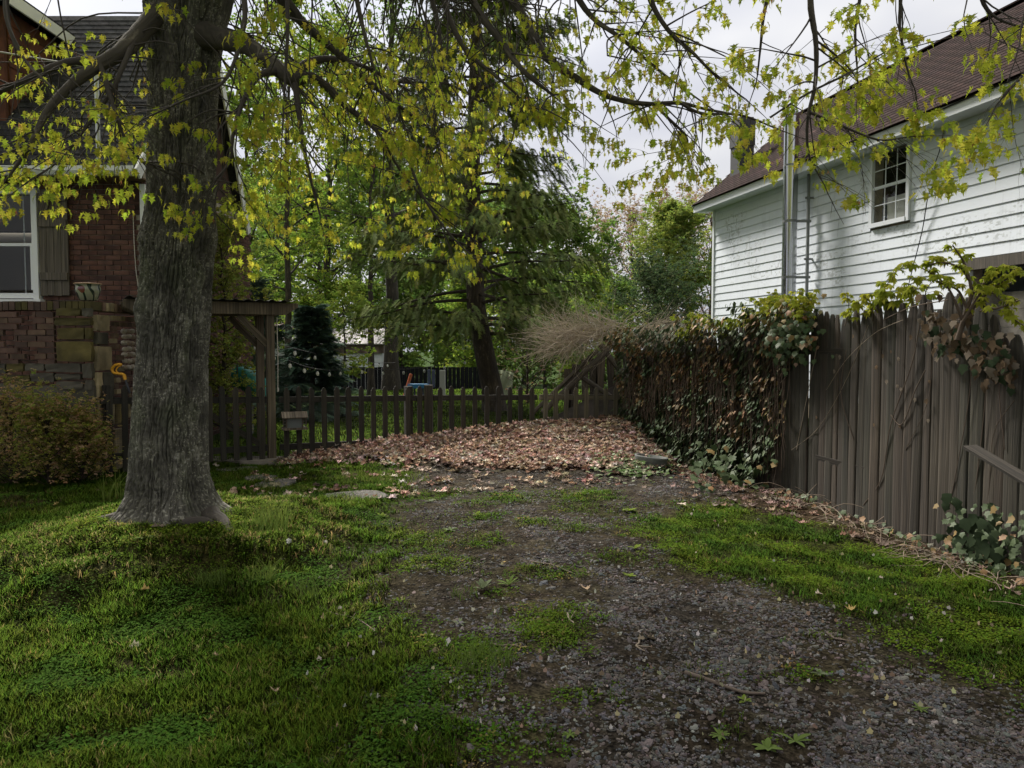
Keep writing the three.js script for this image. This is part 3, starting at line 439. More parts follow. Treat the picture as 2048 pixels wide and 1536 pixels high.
  for (const [d, a, b] of sops) holes.push([0.5, b - a, 0.07, SX + 0.1, (a + b) / 2, -P0 - d]);
  row = 0; for (let y = 1.82; y > 0.88; y -= 0.0677, row++) for (let d = 0.42 + (row % 2) * 0.055; d < 1.5; d += 0.107) {
    if (sops.some(([o, a, b]) => y > a - 0.03 && y < b + 0.03 && Math.abs(d - o) < 0.075)) continue; if (d > 0.62 && d < 0.92 && y > 1.18 && y < 1.72) continue;
    part(h, 'brick', box(0.05, 0.056, 0.097, 0, 0, 0, R() * 3), pick([sideT[0], sideT[1], sideT[1], tan]), [SX + 0.004 + rr(-.005, .006), y, -P0 - d]);
  }
  const cob = new THREE.SphereGeometry(1, 12, 9); cob.deleteAttribute('uv'); const cm = std(col(0.5, 0.44, 0.36), { roughness: 0.7 }), cm2 = std(col(0.38, 0.3, 0.23), { roughness: 0.7 });
  for (let r = 0; r < 7; r++) for (let c = 0; c < 3; c++) part(h, 'cobble', cob, R() < 0.6 ? cm : cm2, [SX + 0.012, 1.23 + r * 0.074 + rr(-.008, .008), -P0 - 0.665 - c * 0.1 - (r % 2) * 0.02], [0, 0, rr(-.2, .2)], [0.034, 0.033, 0.048]);
  holes.push([0.6, 0.62, 0.5, SX, 0.31, -P0 - 0.98]);
  const ev = new Evaluator(); ev.attributes = ['position', 'normal', 'uv']; ev.useGroups = false;
  const solid = (w, hh, d, x, y, z) => { const q = new Brush(new THREE.BoxGeometry(w, hh, d)); q.position.set(x, y, z); q.updateMatrixWorld(); return q; };
  const mortar = plainMat(col(0.3, 0.26, 0.18));
  for (const bx of [[5.5, pTop - 0.06, 0.3, px1 - 2.76, (pTop - 0.06) / 2, -PD - 0.165], [0.3, pTop - 0.06, 1.5, px1 - 0.165, (pTop - 0.06) / 2, -PD - 1.075]]) { let body = solid(...bx); for (const q of holes) body = ev.evaluate(body, solid(...q), SUBTRACTION); part(h, 'mortar_core', metreUV(body.geometry.clone().translate(0, 0, 0)), mortar); }

  // glazed pot on the coping
  const pp = W(163, 598, PD - 0.02), pot = thing('flower_pot', 'round glazed flower pot with leaf pattern on the porch wall', 'pot', [pp.x, pTop - 0.01, -PD - 0.12]);
  const prof = [[0.001, 0.012], [0.075, 0.012], [0.095, 0.02], [0.118, 0.07], [0.132, 0.125], [0.134, 0.16], [0.125, 0.185], [0.143, 0.198], [0.145, 0.207], [0.132, 0.207], [0.112, 0.185], [0.118, 0.16], [0.11, 0.1], [0.08, 0.04], [0.001, 0.035]].map((p) => new THREE.Vector2(...p));
  const potTex = texture(512, 256, (u, v) => { const f = pf(u, v, 7, 3, 201, 3), w = Math.sin((u * 14 + v * 5 + f * 3) * 3.1), leaf = w > 0.55 && v > 0.1 && v < 0.8, fl = pf(u, v, 9, 6, 207, 2) > 0.63; return fl ? [0.42, 0.2, 0.18] : leaf ? [0.08, 0.17, 0.14] : [0.6, 0.6, 0.52]; });
  part(pot, 'body', new THREE.LatheGeometry(prof, 48), phy(col(0.85, 0.85, 0.85), { map: potTex, roughness: 0.25, clearcoat: 0.6, clearcoatRoughness: 0.15 }));
  part(pot, 'rim', new THREE.TorusGeometry(0.139, 0.007, 8, 48).rotateX(Math.PI / 2).translate(0, 0.206, 0), std(col(0.36, 0.22, 0.12), { roughness: 0.4 }));
  part(pot, 'soil', new THREE.CircleGeometry(0.113, 24).rotateX(-Math.PI / 2).translate(0, 0.178, 0), std(col(0.04, 0.03, 0.025)));
}
// ---------------------------------------------------------------- picket fence, gate, arbor
R = rng(404);
const picketMats = [woodMat(col(0.042, 0.037, 0.03)), woodMat(col(0.053, 0.047, 0.037)), woodMat(col(0.036, 0.033, 0.028))], paleMats = [woodMat(col(0.15, 0.14, 0.112)), woodMat(col(0.13, 0.122, 0.1)), woodMat(col(0.17, 0.155, 0.12))];
const wireMat = std(col(0.06, 0.06, 0.055), { roughness: 0.6, metalness: 0.3 });
const dome = (w, h) => { const p = [[-w / 2, 0], [w / 2, 0], [w / 2, h - 0.045]]; for (let i = 0; i <= 6; i++) { const a = i / 6 * Math.PI; p.push([Math.cos(a) * w * 0.36, h - 0.036 + Math.sin(a) * 0.036]); } p.push([-w / 2, h - 0.045]); return p; };
const picketGeos = [0, 1, 2, 3].map((i) => ext(dome(0.07, 1), 0.019, 0.0025, i * 0.43));
const fenceTop = (x) => pl([[-4.75, 1.04], [-3, 0.965], [-1.15, 0.93], [1.75, 0.86]], x);
function fencePanel(name, label, x0, x1, mats, opt = {}) {
  const d0 = fenceD(x0), d1 = fenceD(x1), L = Math.hypot(x1 - x0, d1 - d0), ang = Math.atan2(d1 - d0, x1 - x0), g = thing(name, label, opt.cat ?? 'fence', [x0, 0, -d0], ang, opt.group);
  const y0 = opt.y0 ?? 0.03, n = Math.round(L / 0.168), step = L / n, tops = (t) => lerp(fenceTop(x0), fenceTop(x1), t);
  for (let i = 0; i < n; i++) { const s = (i + 0.5) * step, t = s / L, gy = groundY(lerp(x0, x1, t), lerp(d0, d1, t)) - pileH(lerp(x0, x1, t), lerp(d0, d1, t)), h = tops(t) - gy - y0 + rr(-.012, .012); part(g, 'picket', picketGeos[i % 4], pick(mats), [s, gy + y0, 0.03], [rr(-.012, .012), 0, rr(-.012, .012)], [rr(.94, 1.04), h, 1]); }
  for (const f of [0.83, 0.2]) part(g, 'rail', bar(V(0, fenceTop(x0) * f, -0.002), V(L, fenceTop(x1) * f, -0.002), 0.075, 0.038, f), mats[2]);
  const wires = []; const hTop = fenceTop(x0) * 0.8; for (let s = 0.01; s < L; s += 0.0254) wires.push(box(0.0016, hTop - 0.03, 0.0016, s, hTop / 2 + 0.03, -0.024)); for (let y = 0.05; y < hTop; y += 0.0254) wires.push(box(L, 0.0014, 0.0014, L / 2, y, -0.0256));
  part(g, 'wire_mesh', merge(wires.map((w) => { w.deleteAttribute('uv'); w.setAttribute('uv', new THREE.Float32BufferAttribute(new Float32Array(w.attributes.position.count * 2), 2)); return w; })), wireMat).userData.kind = 'stuff';
  for (const [s, w] of opt.posts ?? []) part(g, 'post', box(w, tops(s / L) + 0.06, w, s, tops(s / L) / 2 - 0.03, -0.02 - w / 2, s), mats[0]);
  return g;
}
const gateX0 = W(404, 800, 9.35).x, gateX1 = W(533, 800, 9.72).x, arbX = W(542, 800, 9.8).x, postX = -1.15, thirdX = W(1076, 800, 11.2).x, endX = 1.62;
fencePanel('picket_fence', 'dark picket fence section between porch wall and maple trunk', -4.72, gateX0 - 0.12, picketMats, { posts: [[0.06, 0.08]], group: 'picket fence sections' });
fencePanel('picket_fence', 'dark picket fence section right of the arbor with bird feeder', arbX + 0.1, postX - 0.05, picketMats, { posts: [[1.72, 0.1]], group: 'picket fence sections' });
fencePanel('picket_fence', 'dark picket fence section with vines before the leaning conifer trunk', postX + 0.06, thirdX - 0.02, picketMats, { posts: [], group: 'picket fence sections' });
fencePanel('picket_fence', 'paler grey picket fence section meeting the ivy covered fence', thirdX + 0.02, endX, paleMats, { posts: [], group: 'picket fence sections' });
{
  const g = fencePanel('garden_gate', 'dark wooden picket gate with diagonal brace under the arbor', gateX0, gateX1, picketMats, { cat: 'gate', y0: 0.06 });
  const L = Math.hypot(gateX1 - gateX0, fenceD(gateX1) - fenceD(gateX0)); part(g, 'brace', bar(V(-0.02, 0.72, -0.004), V(L - 0.02, 0.2, -0.004), 0.075, 0.03), picketMats[1]);
}
{
  const ang = Math.atan2(fenceD(-3) - fenceD(-4), 1), wm = [woodMat(col(0.2, 0.165, 0.12)), woodMat(col(0.17, 0.14, 0.105))], top_ = W(500, 603, 9.8).y;
  const g = thing('garden_arbor', 'weathered timber arbor with corrugated roof over the gate', 'arbor', [arbX, 0, -9.8], ang);
  const bw = 1.32, dp = 0.62;
  for (const [x, z] of [[0, 0], [0, -dp], [-bw, 0], [-bw, -dp]]) part(g, 'post', box(0.095, top_ - 0.14, 0.095, x, (top_ - 0.14) / 2, z, x + z), pick(wm));
  const beamShape = [[-bw - 0.34, 0.06], [-bw - 0.22, 0], [0.18, 0], [0.34, 0.1], [0.34, 0.15], [-bw - 0.34, 0.15]];
  for (const z of [0.07, -0.07 + 0.0, -dp + 0.07, -dp - 0.07]) part(g, 'beam', ext(beamShape, 0.038, 0.003).translate(0, top_ - 0.17, z), pick(wm));
  for (const z of [0, -dp]) for (const [x, s] of [[0, -1], [-bw, 1]]) part(g, 'brace', bar(V(x + s * 0.03, top_ - 0.55, z), V(x + s * 0.38, top_ - 0.18, z), 0.08, 0.038), wm[1]);
  const pts = []; const n = 96, w = bw + 0.62; for (let i = 0; i <= n; i++) pts.push([i / n * w, 0.012 * Math.max(-0.2, Math.sin(i / n * w / 0.145 * 6.283)) * 1.3]); for (let i = n; i >= 0; i--) pts.push([pts[i][0], pts[i][1] - 0.004]);
  part(g, 'corrugated_roof', ext(pts, dp + 0.4).translate(-bw - 0.32, top_ + 0.0, -dp / 2), std(col(0.035, 0.035, 0.032), { roughness: 0.6 }));
  part(g, 'hanging_cord', tube([V(0.085, top_ - 0.2, 0.02), V(0.088, 1.3, 0.03), V(0.083, 0.95, 0.02)], 0.006, 5), std(col(0.5, 0.47, 0.42)));
  part(g, 'cord_hook', merge([tube([V(0.085, 1.42, 0.02), V(0.1, 1.4, 0.03), V(0.085, 1.36, 0.02)], 0.008, 5), box(0.02, 0.05, 0.02, 0.085, 0.93, 0.02)]), std(col(0.45, 0.43, 0.4)));
}
{ // corner post between panels
  const p = part(scene, numbered('fence_post'), box(0.11, 0.98, 0.11), picketMats[1], [postX, 0.46, -fenceD(postX) + 0.01]); tag(p, 'thick square post joining two picket fence sections', 'post');
}
{ // bird feeder hung on the pickets
  const d = 9.95, c = W(596, 840, d), ang = 0.4, b = thing('bird_feeder', 'small wooden hopper bird feeder hanging on the picket fence', 'bird feeder', [c.x, c.y, -fenceD(c.x) + 0.12], ang);
  const wd = woodMat(col(0.24, 0.2, 0.17)), wd2 = woodMat(col(0.17, 0.14, 0.115));
  part(b, 'roof', merge([box(0.315, 0.014, 0.12).rotateX(0.62).translate(0, 0.085, 0.045), box(0.315, 0.014, 0.12).rotateX(-0.62).translate(0, 0.085, -0.045)]), wd);
  part(b, 'tray', merge([box(0.3, 0.012, 0.19, 0, -0.095, 0), box(0.3, 0.03, 0.012, 0, -0.088, 0.1), box(0.3, 0.03, 0.012, 0, -0.088, -0.1)]), wd2);
  part(b, 'hopper_window', box(0.18, 0.13, 0.07, 0, -0.02, 0), phy(col(0.13, 0.14, 0.14), { roughness: 0.3 }));
  for (const s of [-1, 1]) { part(b, 'end_wall', merge([box(0.015, 0.15, 0.1, s * 0.1, -0.015, 0), box(0.012, 0.15, 0.012, s * 0.14, -0.015, 0.05)]), wd2); part(b, 'suet_cage', merge([0, 1, 2, 3].map((k) => box(0.03, 0.004, 0.06, s * 0.122, -0.07 + k * 0.035, 0.02))), wireMat); }
}
{ // snow shovel handle, yellow grip
  const d = 9.02, a = W(242, 752, d), s = thing('yellow_shovel', 'shovel with yellow curved grip and dark shaft leaning on the porch wall', 'shovel');
  const ym = phy(col(0.75, 0.36, 0.02), { roughness: 0.4 }), P = (x, y) => W(x * 0.1823, 580 + y * 0.1823, d);
  part(s, 'grip', tube(spline([P(1335, 822), P(1300, 815), P(1255, 832), P(1230, 870), P(1245, 905), P(1300, 918), P(1350, 925), P(1368, 945)], 40), 0.016, 10), ym);
  part(s, 'inner_grip', tube(spline([P(1330, 825), P(1290, 850), P(1275, 885), P(1300, 910)], 20), 0.008, 8), ym);
  part(s, 'collar', tube([P(1362, 930), P(1374, 985)], [0.021, 0.017], 10), ym);
  part(s, 'shaft', tube([P(1374, 980), P(1425, 1135)], 0.015, 10), std(col(0.03, 0.03, 0.04), { roughness: 0.4 }));
  const foot = P(1520, 1520); foot.y = 0.12; part(s, 'lower_shaft', tube([P(1424, 1130), foot], 0.014, 10), woodMat(col(0.3, 0.24, 0.17)));
  part(s, 'blade', box(0.3, 0.3, 0.012).rotateX(-0.3).translate(foot.x + 0.02, 0.15, foot.z - 0.02), std(col(0.05, 0.05, 0.055), { roughness: 0.5 }));
}

// ---------------------------------------------------------------- stockade fence of weathered boards
const oldWood = [[0.08, 0.064, 0.052], [0.1, 0.085, 0.07], [0.066, 0.056, 0.046], [0.11, 0.088, 0.07], [0.075, 0.068, 0.055], [0.092, 0.069, 0.056], [0.068, 0.064, 0.05]].map((c) => woodMat(col(...c), 0.004));
function stockBoard(seed) {                              // split board: rounded face, tapered point
  const q = rng(seed), w = 0.1, t = 0.014, xs = [-1, -0.8, -0.4, 0, 0.4, 0.8, 1], pos = [], uv = [], idx = [], hs = [0, 0.5, 1.0, 1.4, 1.7, 1.76, 1.8, 1.83, 1.85], ws = [1, 1.02, 0.98, 1.01, 1, 0.84, 0.66, 0.46, 0.22], sk = (q() - 0.5) * 0.3, M = 9, off = q() * 3;
  const b1 = (q() - 0.5) * 0.008, b2 = (q() - 0.5) * 0.01;
  hs.forEach((y, j) => { const sh = b1 * Math.sin(y * 3) + b2 * Math.sin(y * 1.7 + 1); const ring = [...xs.map((x) => [x * w / 2 * ws[j] + (j > 4 ? sk * (j - 4) * 0.006 : 0) + sh, t * (0.35 + 0.5 * (1 - x * x * x * x)) * (j > 5 ? 0.8 : 1)]), [w / 2 * ws[j] + sh, -0.008], [-w / 2 * ws[j] + sh, -0.008]]; for (const [x, z] of ring) { pos.push(x, y, z); uv.push(x + off, y + off); } });
  for (let j = 0; j < hs.length - 1; j++) for (let i = 0; i < M; i++) { const a = j * M + i, b2_ = j * M + (i + 1) % M; idx.push(a, b2_, a + M, b2_, b2_ + M, a + M); } const e = (hs.length - 1) * M; for (let i = 1; i < M - 1; i++) idx.push(e, e + i, e + i + 1);
  return geoFrom(pos, idx, uv);
}
const stockGeos = [1, 2, 3, 4, 5, 6].map(stockBoard);
const stockTop = (d) => pl([[4.2, 1.25], [4.75, 1.42], [5.15, 1.62], [5.3, 1.8], [5.6, 1.87], [6.2, 1.85], [7, 1.8], [7.6, 1.84], [8.4, 1.8], [9.5, 1.66], [10.6, 1.5], [11.6, 1.4]], d);
function stockade(name, label, dA, dB, group) {
  const g = thing(name, label, 'fence', [0, 0, 0], 0, group); let d = dA, i = 0;
  while (d < dB) { const w = rr(0.085, 0.115), x = stockX(d), ang = Math.atan2(1, stockX(d + 0.3) / 0.3 - stockX(d) / 0.3), top_ = stockTop(d) + rr(-.04, .03) + (R() < 0.12 ? -rr(0.04, 0.12) : 0), y0 = groundY(x, d) - 0.03;
    part(g, 'board', stockGeos[(i * 5 + (R() * 3 | 0)) % 6], pick(oldWood), [x + rr(-.008, .008), y0, -d], [rr(-.008, .008), ang + Math.PI + rr(-.12, .12), rr(-.013, .013)], [w / 0.1 * 1.15, (top_ - y0) / 1.85, 1]); d += w * rr(1.0, 1.06) / Math.hypot(1, (stockX(d + 0.3) - stockX(d)) / 0.3); i++; }
  for (const f of [0.25, 0.85]) { const pts = []; for (let t = dA; t <= dB; t += (dB - dA) / 2) pts.push(V(stockX(t) + 0.06, Math.min(stockTop(t), 1.7) * f, -t)); for (let k = 0; k < pts.length - 1; k++) part(g, 'rail', bar(pts[k], pts[k + 1], 0.08, 0.06, k), oldWood[2]); }
  return g;
}
stockade('stockade_fence', 'tall weathered stockade fence of pointed grey brown boards', 3.1, 7.6);
stockade('stockade_fence', 'older stockade fence section buried under ivy', 7.53, 11.45);
{ // plank leaning on the fence, and a second scrap
  const a = W(1955, 893, 5.0), b = W(2120, 1000, 4.0); const m = part(scene, numbered('leaning_plank'), bar(V(a.x - 0.05, a.y, a.z), V(b.x, b.y, b.z), 0.085, 0.018), oldWood[2]); tag(m, 'loose weathered plank lying aslant against the stockade fence', 'plank');
}
// ---------------------------------------------------------------- white sided garage on the right
R = rng(505);
{
  const CD = 19.5, C = W(1426, 600, CD), a = V(333 / F, 0, 1).normalize(), r = V(a.z, 0, -a.x), EX = 0.18;   // a: along the wall towards the camera, r: away from the yard
  const g = thing('garage', 'two storey white sided garage with dark brown shingle roof', 'garage', [C.x, 0, -CD], Math.atan2(-a.z, a.x) );
  // local frame: +x along the wall towards the camera, +z out of the wall to the yard
  g.rotation.y = -Math.atan2(a.z, a.x);
  const inv = new THREE.Matrix4().makeRotationY(-g.rotation.y), loc = (px, py) => { // pixel on the wall plane -> local (x along, y up)
    const u = (px - CX) / F, n = r, base = V(C.x, 0, -CD), p1 = W(px, py, 1), dir = p1.clone().sub(V(0, EYE, 0)), t = base.clone().sub(V(0, EYE, 0)).dot(n) / dir.dot(n), p = dir.multiplyScalar(t).add(V(0, EYE, 0)).sub(base); return [p.dot(a), p.y]; };
  const L = 13.5, wallTop = loc(1428, 421)[1], [, rowRef] = loc(1430, 429.5), BW = 2.62 * 2;
  const vinyl = std(col(0.79, 0.84, 0.92), { map: vinylTex, roughness: 0.55 }), inside = plainMat(col(0.55, 0.45, 0.33)), trim = std(col(0.7, 0.73, 0.78), { roughness: 0.5 }), brownSh = phy(col(0.075, 0.046, 0.042), { map: speckTex, roughness: 1, specularIntensity: 0.15 });
  const [wx0, wy1] = loc(1746, 304), [wx0b, wy0] = loc(1746, 457), [wx1] = loc(1823, 400), [dx0, dy1] = loc(1945, 520), dx1 = dx0 + 2.7;
  // wall core with door opening
  const ox0 = wx0 + 0.05, ox1 = wx1 - 0.05, oy0 = wy0 + 0.05, oy1 = wy1 - 0.05, wt = wallTop - 0.02;
  part(g, 'wall', merge([box(ox0, wt, 0.16, ox0 / 2, wt / 2, -0.1), box(dx0 - ox1, wt, 0.16, (dx0 + ox1) / 2, wt / 2, -0.1), box(ox1 - ox0, oy0, 0.16, (ox0 + ox1) / 2, oy0 / 2, -0.1), box(ox1 - ox0, wt - oy1, 0.16, (ox0 + ox1) / 2, (wt + oy1) / 2, -0.1), box(dx1 - dx0, wallTop - dy1, 0.16, (dx0 + dx1) / 2, (wallTop + dy1) / 2 - 0.02, -0.1), box(L - dx1, wallTop - 0.02, 0.16, (L + dx1) / 2, (wallTop - 0.02) / 2, -0.1)]), inside);
  part(g, 'end_walls', merge([box(0.16, wallTop - 0.02, BW - 0.2, 0.08, (wallTop - 0.02) / 2, -BW / 2 - 0.09), box(0.16, wallTop - 0.02, BW - 0.2, L - 0.08, (wallTop - 0.02) / 2, -BW / 2 - 0.09)]), vinyl);
  part(g, 'back_wall', box(L, wallTop, 0.16, L / 2, wallTop / 2, -BW - 0.06), vinyl);
  let row = 0; const prof = (y) => { const s = [[0.004, 0], [0.022, 0], [0.024, 0.006], [0.006, EX + 0.012], [0.002, EX + 0.012]]; return s; };
  const board = (x0, x1, y, hh) => { if (x1 - x0 < 0.05) return; const e = ext([[0.002, 0], [0.017, 0], [0.019, 0.006], [0.005, hh], [0.002, hh]], x1 - x0, 0, 0); e.rotateY(-Math.PI / 2); const p = e.attributes.position, uv = e.attributes.uv; for (let i = 0; i < p.count; i++) { uv.setXY(i, p.getX(i) + (x0 + x1) / 2, p.getY(i) + y); } e.rotateY(0); part(g, 'clapboard', e, vinyl, [(x0 + x1) / 2, y, 0]); };
  const fix = (geo) => geo;
  for (let y = rowRef - EX * 24; y < wallTop - 0.03; y += EX, row++) { const hh = Math.min(EX + 0.012, wallTop - y); if (y < -0.2) continue; const yc = y + EX / 2, j = R() < 0.0 ? 0 : 0; let segs = [[0.08, L]];
    if (yc > wy0 - 0.02 && yc < wy1 + 0.02) segs = [[0.08, wx0 - 0.005], [wx1 + 0.005, L]]; else if (yc < dy1) segs = [[0.08, dx0 - 0.1], [dx1 + 0.1, L]];
    for (const [s0, s1] of segs) board(s0, s1, y, hh); }
  part(g, 'corner_board', box(0.085, wallTop, 0.05, 0.035, wallTop / 2, 0.015), trim);
  // window
  const ww = wx1 - wx0, wh = wy1 - wy0, wxc = (wx0 + wx1) / 2, wyc = (wy0 + wy1) / 2, win = part(g, 'window', merge([box(0.07, wh, 0.06, wx0 + 0.035, wyc, 0.03), box(0.07, wh, 0.06, wx1 - 0.035, wyc, 0.03), box(ww - 0.14, 0.07, 0.06, wxc, wy1 - 0.035, 0.03), box(ww - 0.14, 0.075, 0.07, wxc, wy0 + 0.0375, 0.035)]), trim);
  const sw = ww - 0.14, sh2 = (wh - 0.145) / 2, yb = wy0 + 0.075;
  part(win, 'meeting_rail', box(sw, 0.05, 0.03, wxc, yb + sh2, 0.02), trim);
  for (const k of [0, 1]) { const yy = yb + sh2 * (k + 0.5), z = k ? 0.004 : 0.014; for (const i of [-1, 0, 1]) for (const j of [0, 1]) part(win, 'pane', box(sw / 3 - 0.02, sh2 / 2 - 0.02, 0.004, wxc + i * sw / 3, yb + sh2 * k + sh2 * (j * 0.5 + 0.25), z), glassPane);
    for (const i of [-1, 1]) part(win, 'muntin', box(0.015, sh2 - 0.03, 0.012, wxc + i * sw / 6, yy, z), trim); part(win, 'muntin', box(sw, 0.015, 0.01, wxc, yy, z + 0.003), trim); }
  part(win, 'stored_boards', merge([box(0.42, 0.42, 0.02, wxc + 0.06, wy0 + 0.27, -0.06), box(0.1, 0.6, 0.02, wxc + 0.32, wy0 + 0.36, -0.09)]), std(col(0.4, 0.38, 0.35)));
  // soffit, fascia, roof
  const OH = 0.36, pitch = 0.96, ridgeY = wallTop + 2.62 * pitch, eaveY = wallTop + 0.02;
  const soffit = []; for (let x = -0.4; x < L; x += 0.305) soffit.push(box(0.297, 0.012, OH, x + 0.15, wallTop - 0.004, OH / 2)); for (const s of soffit) part(g, 'soffit_panel', s, trim);
  part(g, 'fascia', box(L + 0.75, 0.17, 0.022, L / 2, wallTop + 0.07, OH + 0.011), trim);
  const yE = wallTop + 0.16, run = 2.62 + OH + 0.04, ang = Math.atan2(ridgeY + 0.12 - yE, run), sl = Math.hypot(ridgeY + 0.12 - yE, run);
  const roof = part(g, 'roof', merge([bar(V(L / 2, yE, OH + 0.04), V(L / 2, ridgeY + 0.12, -2.62), L + 0.8, 0.03), bar(V(L / 2, ridgeY + 0.12, -2.62), V(L / 2, yE, -BW - OH), L + 0.8, 0.03)]), brownSh);
  const tabs = [], nrow = Math.floor(sl / 0.135); for (let i = 0; i < nrow; i++) { const t = (i + 0.5) * 0.135 - 0.01; for (let x = -0.38 + (i % 3) * 0.1; x < L; x += 0.305) tabs.push({ m: mat4(V(x + 0.15, yE + t * Math.sin(ang) + 0.02 * Math.cos(ang) + 0.006, OH + 0.04 - t * Math.cos(ang) + 0.02 * Math.sin(ang) + 0.006), new THREE.Euler(ang - Math.PI / 2 - 0.05, 0, 0), 1), c: vary(R() < 0.02 ? col(2.2, 2.2, 2.2) : col(1, 1, 1), 0.2, 0.06) }); }
  stuffOf(roof, 'shingles', box(0.3, 0.165, 0.008), brownSh, tabs);
  part(roof, 'ridge_cap', box(L + 0.8, 0.03, 0.22, L / 2, ridgeY + 0.15, -2.62), brownSh);
  const gab = new THREE.ExtrudeGeometry(new THREE.Shape([[0, wallTop], [BW, wallTop], [BW / 2, ridgeY]].map((p) => new THREE.Vector2(-p[0], p[1]))), { depth: 0.1, bevelEnabled: false }); gab.rotateY(-Math.PI / 2);
  part(g, 'gable', metreUV(gab.translate(0.13, 0, 0)), vinyl);
  part(g, 'rake_board', merge([bar(V(-0.38, yE - 0.06, OH + 0.03), V(-0.38, ridgeY + 0.05, -2.62), 0.022, 0.15)]), trim);
  // chimney
  const ch = new THREE.Group(); ch.name = 'chimney'; g.add(ch); const cz = -0.55, cx = 0.35, cyb = yE + (OH + 0.04 - cz) * Math.tan(ang), blk = std(col(0.03, 0.03, 0.034), { roughness: 0.6 });
  part(ch, 'shaft', box(0.46, 0.95, 0.38, cx, cyb + 0.2, cz), blk); part(ch, 'collar', box(0.5, 0.62, 0.42, cx, cyb + 0.88, cz), blk); part(ch, 'cap', box(0.44, 0.06, 0.36, cx, cyb + 1.22, cz), blk);
  part(ch, 'flashing', bar(V(cx, cyb - 0.26, cz + 0.3), V(cx, cyb + 0.26, cz - 0.3), 0.62, 0.045), std(col(0.75, 0.75, 0.76)));
  // overhead door, set back in the opening
  part(g, 'door_header', box(dx1 - dx0 + 0.2, 0.16, 0.09, (dx0 + dx1) / 2, dy1 - 0.07, 0.0), woodMat(col(0.13, 0.115, 0.1)));
  part(g, 'door_jamb', box(0.1, dy1 - 0.14, 0.1, dx0 - 0.05, (dy1 - 0.14) / 2, -0.005), trim);
  const dr = new THREE.Group(); dr.name = 'overhead_door'; g.add(dr); for (let i = 0; i < 9; i++) part(dr, 'door_panel', box(dx1 - dx0, 0.245, 0.03, (dx0 + dx1) / 2, 0.13 + i * 0.25, -0.16), plainMat(col(0.3, 0.275, 0.235)));
  // hanging cable
  const cpts = [[1905, 207], [1896, 235], [1885, 300], [1879, 325], [1872, 370], [1866, 385], [1850, 460], [1832, 540], [1820, 580]].map(([x, y], i) => { const [u, v] = loc(x, y); return V(u, v, i ? 0.05 + 0.02 * (i % 2) : OH - 0.05); });
  const cable = part(g, 'hanging_cable', tube(spline(cpts, 60), 0.008, 5), std(col(0.02, 0.02, 0.02)));
  part(g, 'eave_cable', tube(spline([V(loc(1905, 207)[0], wallTop + 0.1, OH + 0.03), V(loc(1960, 190)[0], wallTop + 0.13, OH + 0.04), V(L, wallTop + 0.13, OH + 0.04)], 30), 0.01, 5), std(col(0.02, 0.02, 0.02)));
}
{ // insulated flue pipe standing off the wall
  const d = 15.4, b = W(1577, 600, d), D = 0.14, steel = std(col(0.5, 0.51, 0.53), { metalness: 1, roughness: 0.14 }), g = thing('flue_pipe', 'shiny stainless steel flue pipe standing up the garage wall', 'chimney pipe', [b.x, 0, -d]);
  const topY = W(1594, 236, d).y; let y = -0.1; const joints = [1.62, 2.45, 3.3, 4.15, 5.0, 5.85, topY];
  let prev = 0; joints.forEach((j, i) => { part(g, 'pipe_section', new THREE.CylinderGeometry(D - 0.001 * (i % 2), D - 0.001 * (i % 2), j - prev - 0.004, 40, 1).translate(0, (j + prev) / 2, 0), steel); part(g, 'locking_band', new THREE.CylinderGeometry(D + 0.006, D + 0.006, 0.035, 40, 1).translate(0, j, 0), steel); prev = j; });
  part(g, 'rain_cap', new THREE.CylinderGeometry(0.02, D + 0.06, 0.1, 32).translate(0, topY + 0.12, 0), steel);
  const galv = std(col(0.22, 0.23, 0.24), { metalness: 0.7, roughness: 0.5 });
  for (const yy of [W(1600, 555, d).y, W(1600, 443, d).y, W(1600, 332, d).y]) part(g, 'wall_bracket', merge([box(0.3, 0.05, 0.035, 0.25, yy, 0.05), new THREE.CylinderGeometry(D + 0.004, D + 0.004, 0.05, 32, 1).translate(0, yy, 0)]), galv);
  part(g, 'support_strut', box(0.05, W(1608, 318, d).y + 0.1, 0.05, 0.34, (W(1608, 318, d).y - 0.1) / 2 + 0.1, 0.05), galv);
  part(g, 'wall_standoff', merge([1.5, 3.2, 4.4].map((yy) => box(0.36, 0.04, 0.03, 0.46, yy, 0.04))), galv);
}
// ---------------------------------------------------------------- the maple
function mapleLeafGeo(seed, fold, droop) {
  const q = rng(seed), half = [[0.03, 0], [0.23, -0.1], [0.12, 0.1], [0.42, 0.16], [0.17, 0.33], [0.47, 0.62], [0.2, 0.5], [0.13, 0.52], [0.2, 0.8], [0.08, 0.84], [0, 1.15]];
  const pts = [...half, ...half.slice(0, -1).reverse().map(([x, y]) => [-x, y])], pos = [], idx = [];
  const put = (x, y) => pos.push(x, y * (1 - 0.12 * droop * y), fold * Math.abs(x) - droop * y * y * 0.45 + 0.03 * (q() - 0.5));
  put(0, 0.02); put(0, 0.36); put(0, 0.7);
  for (const [x, y] of pts) put(x * (0.92 + 0.16 * q()), y);
  const n = pts.length; for (let i = 0; i < n - 1; i++) { const y = (pts[i][1] + pts[i + 1][1]) / 2, c = y < 0.2 ? 0 : y < 0.56 ? 1 : 2; idx.push(c, 3 + i, 4 + i); }
  const tie = (i, a, b) => idx.push(a, 3 + i, b); tie(3, 0, 1); tie(7, 1, 2); tie(n - 4, 1, 0); tie(n - 8, 2, 1);
  return geoFrom(pos, idx);
}
R = rng(606);
const mapleGeos = [mapleLeafGeo(1, 0.35, 0.5), mapleLeafGeo(2, 0.2, 0.9), mapleLeafGeo(3, 0.5, 0.3)];
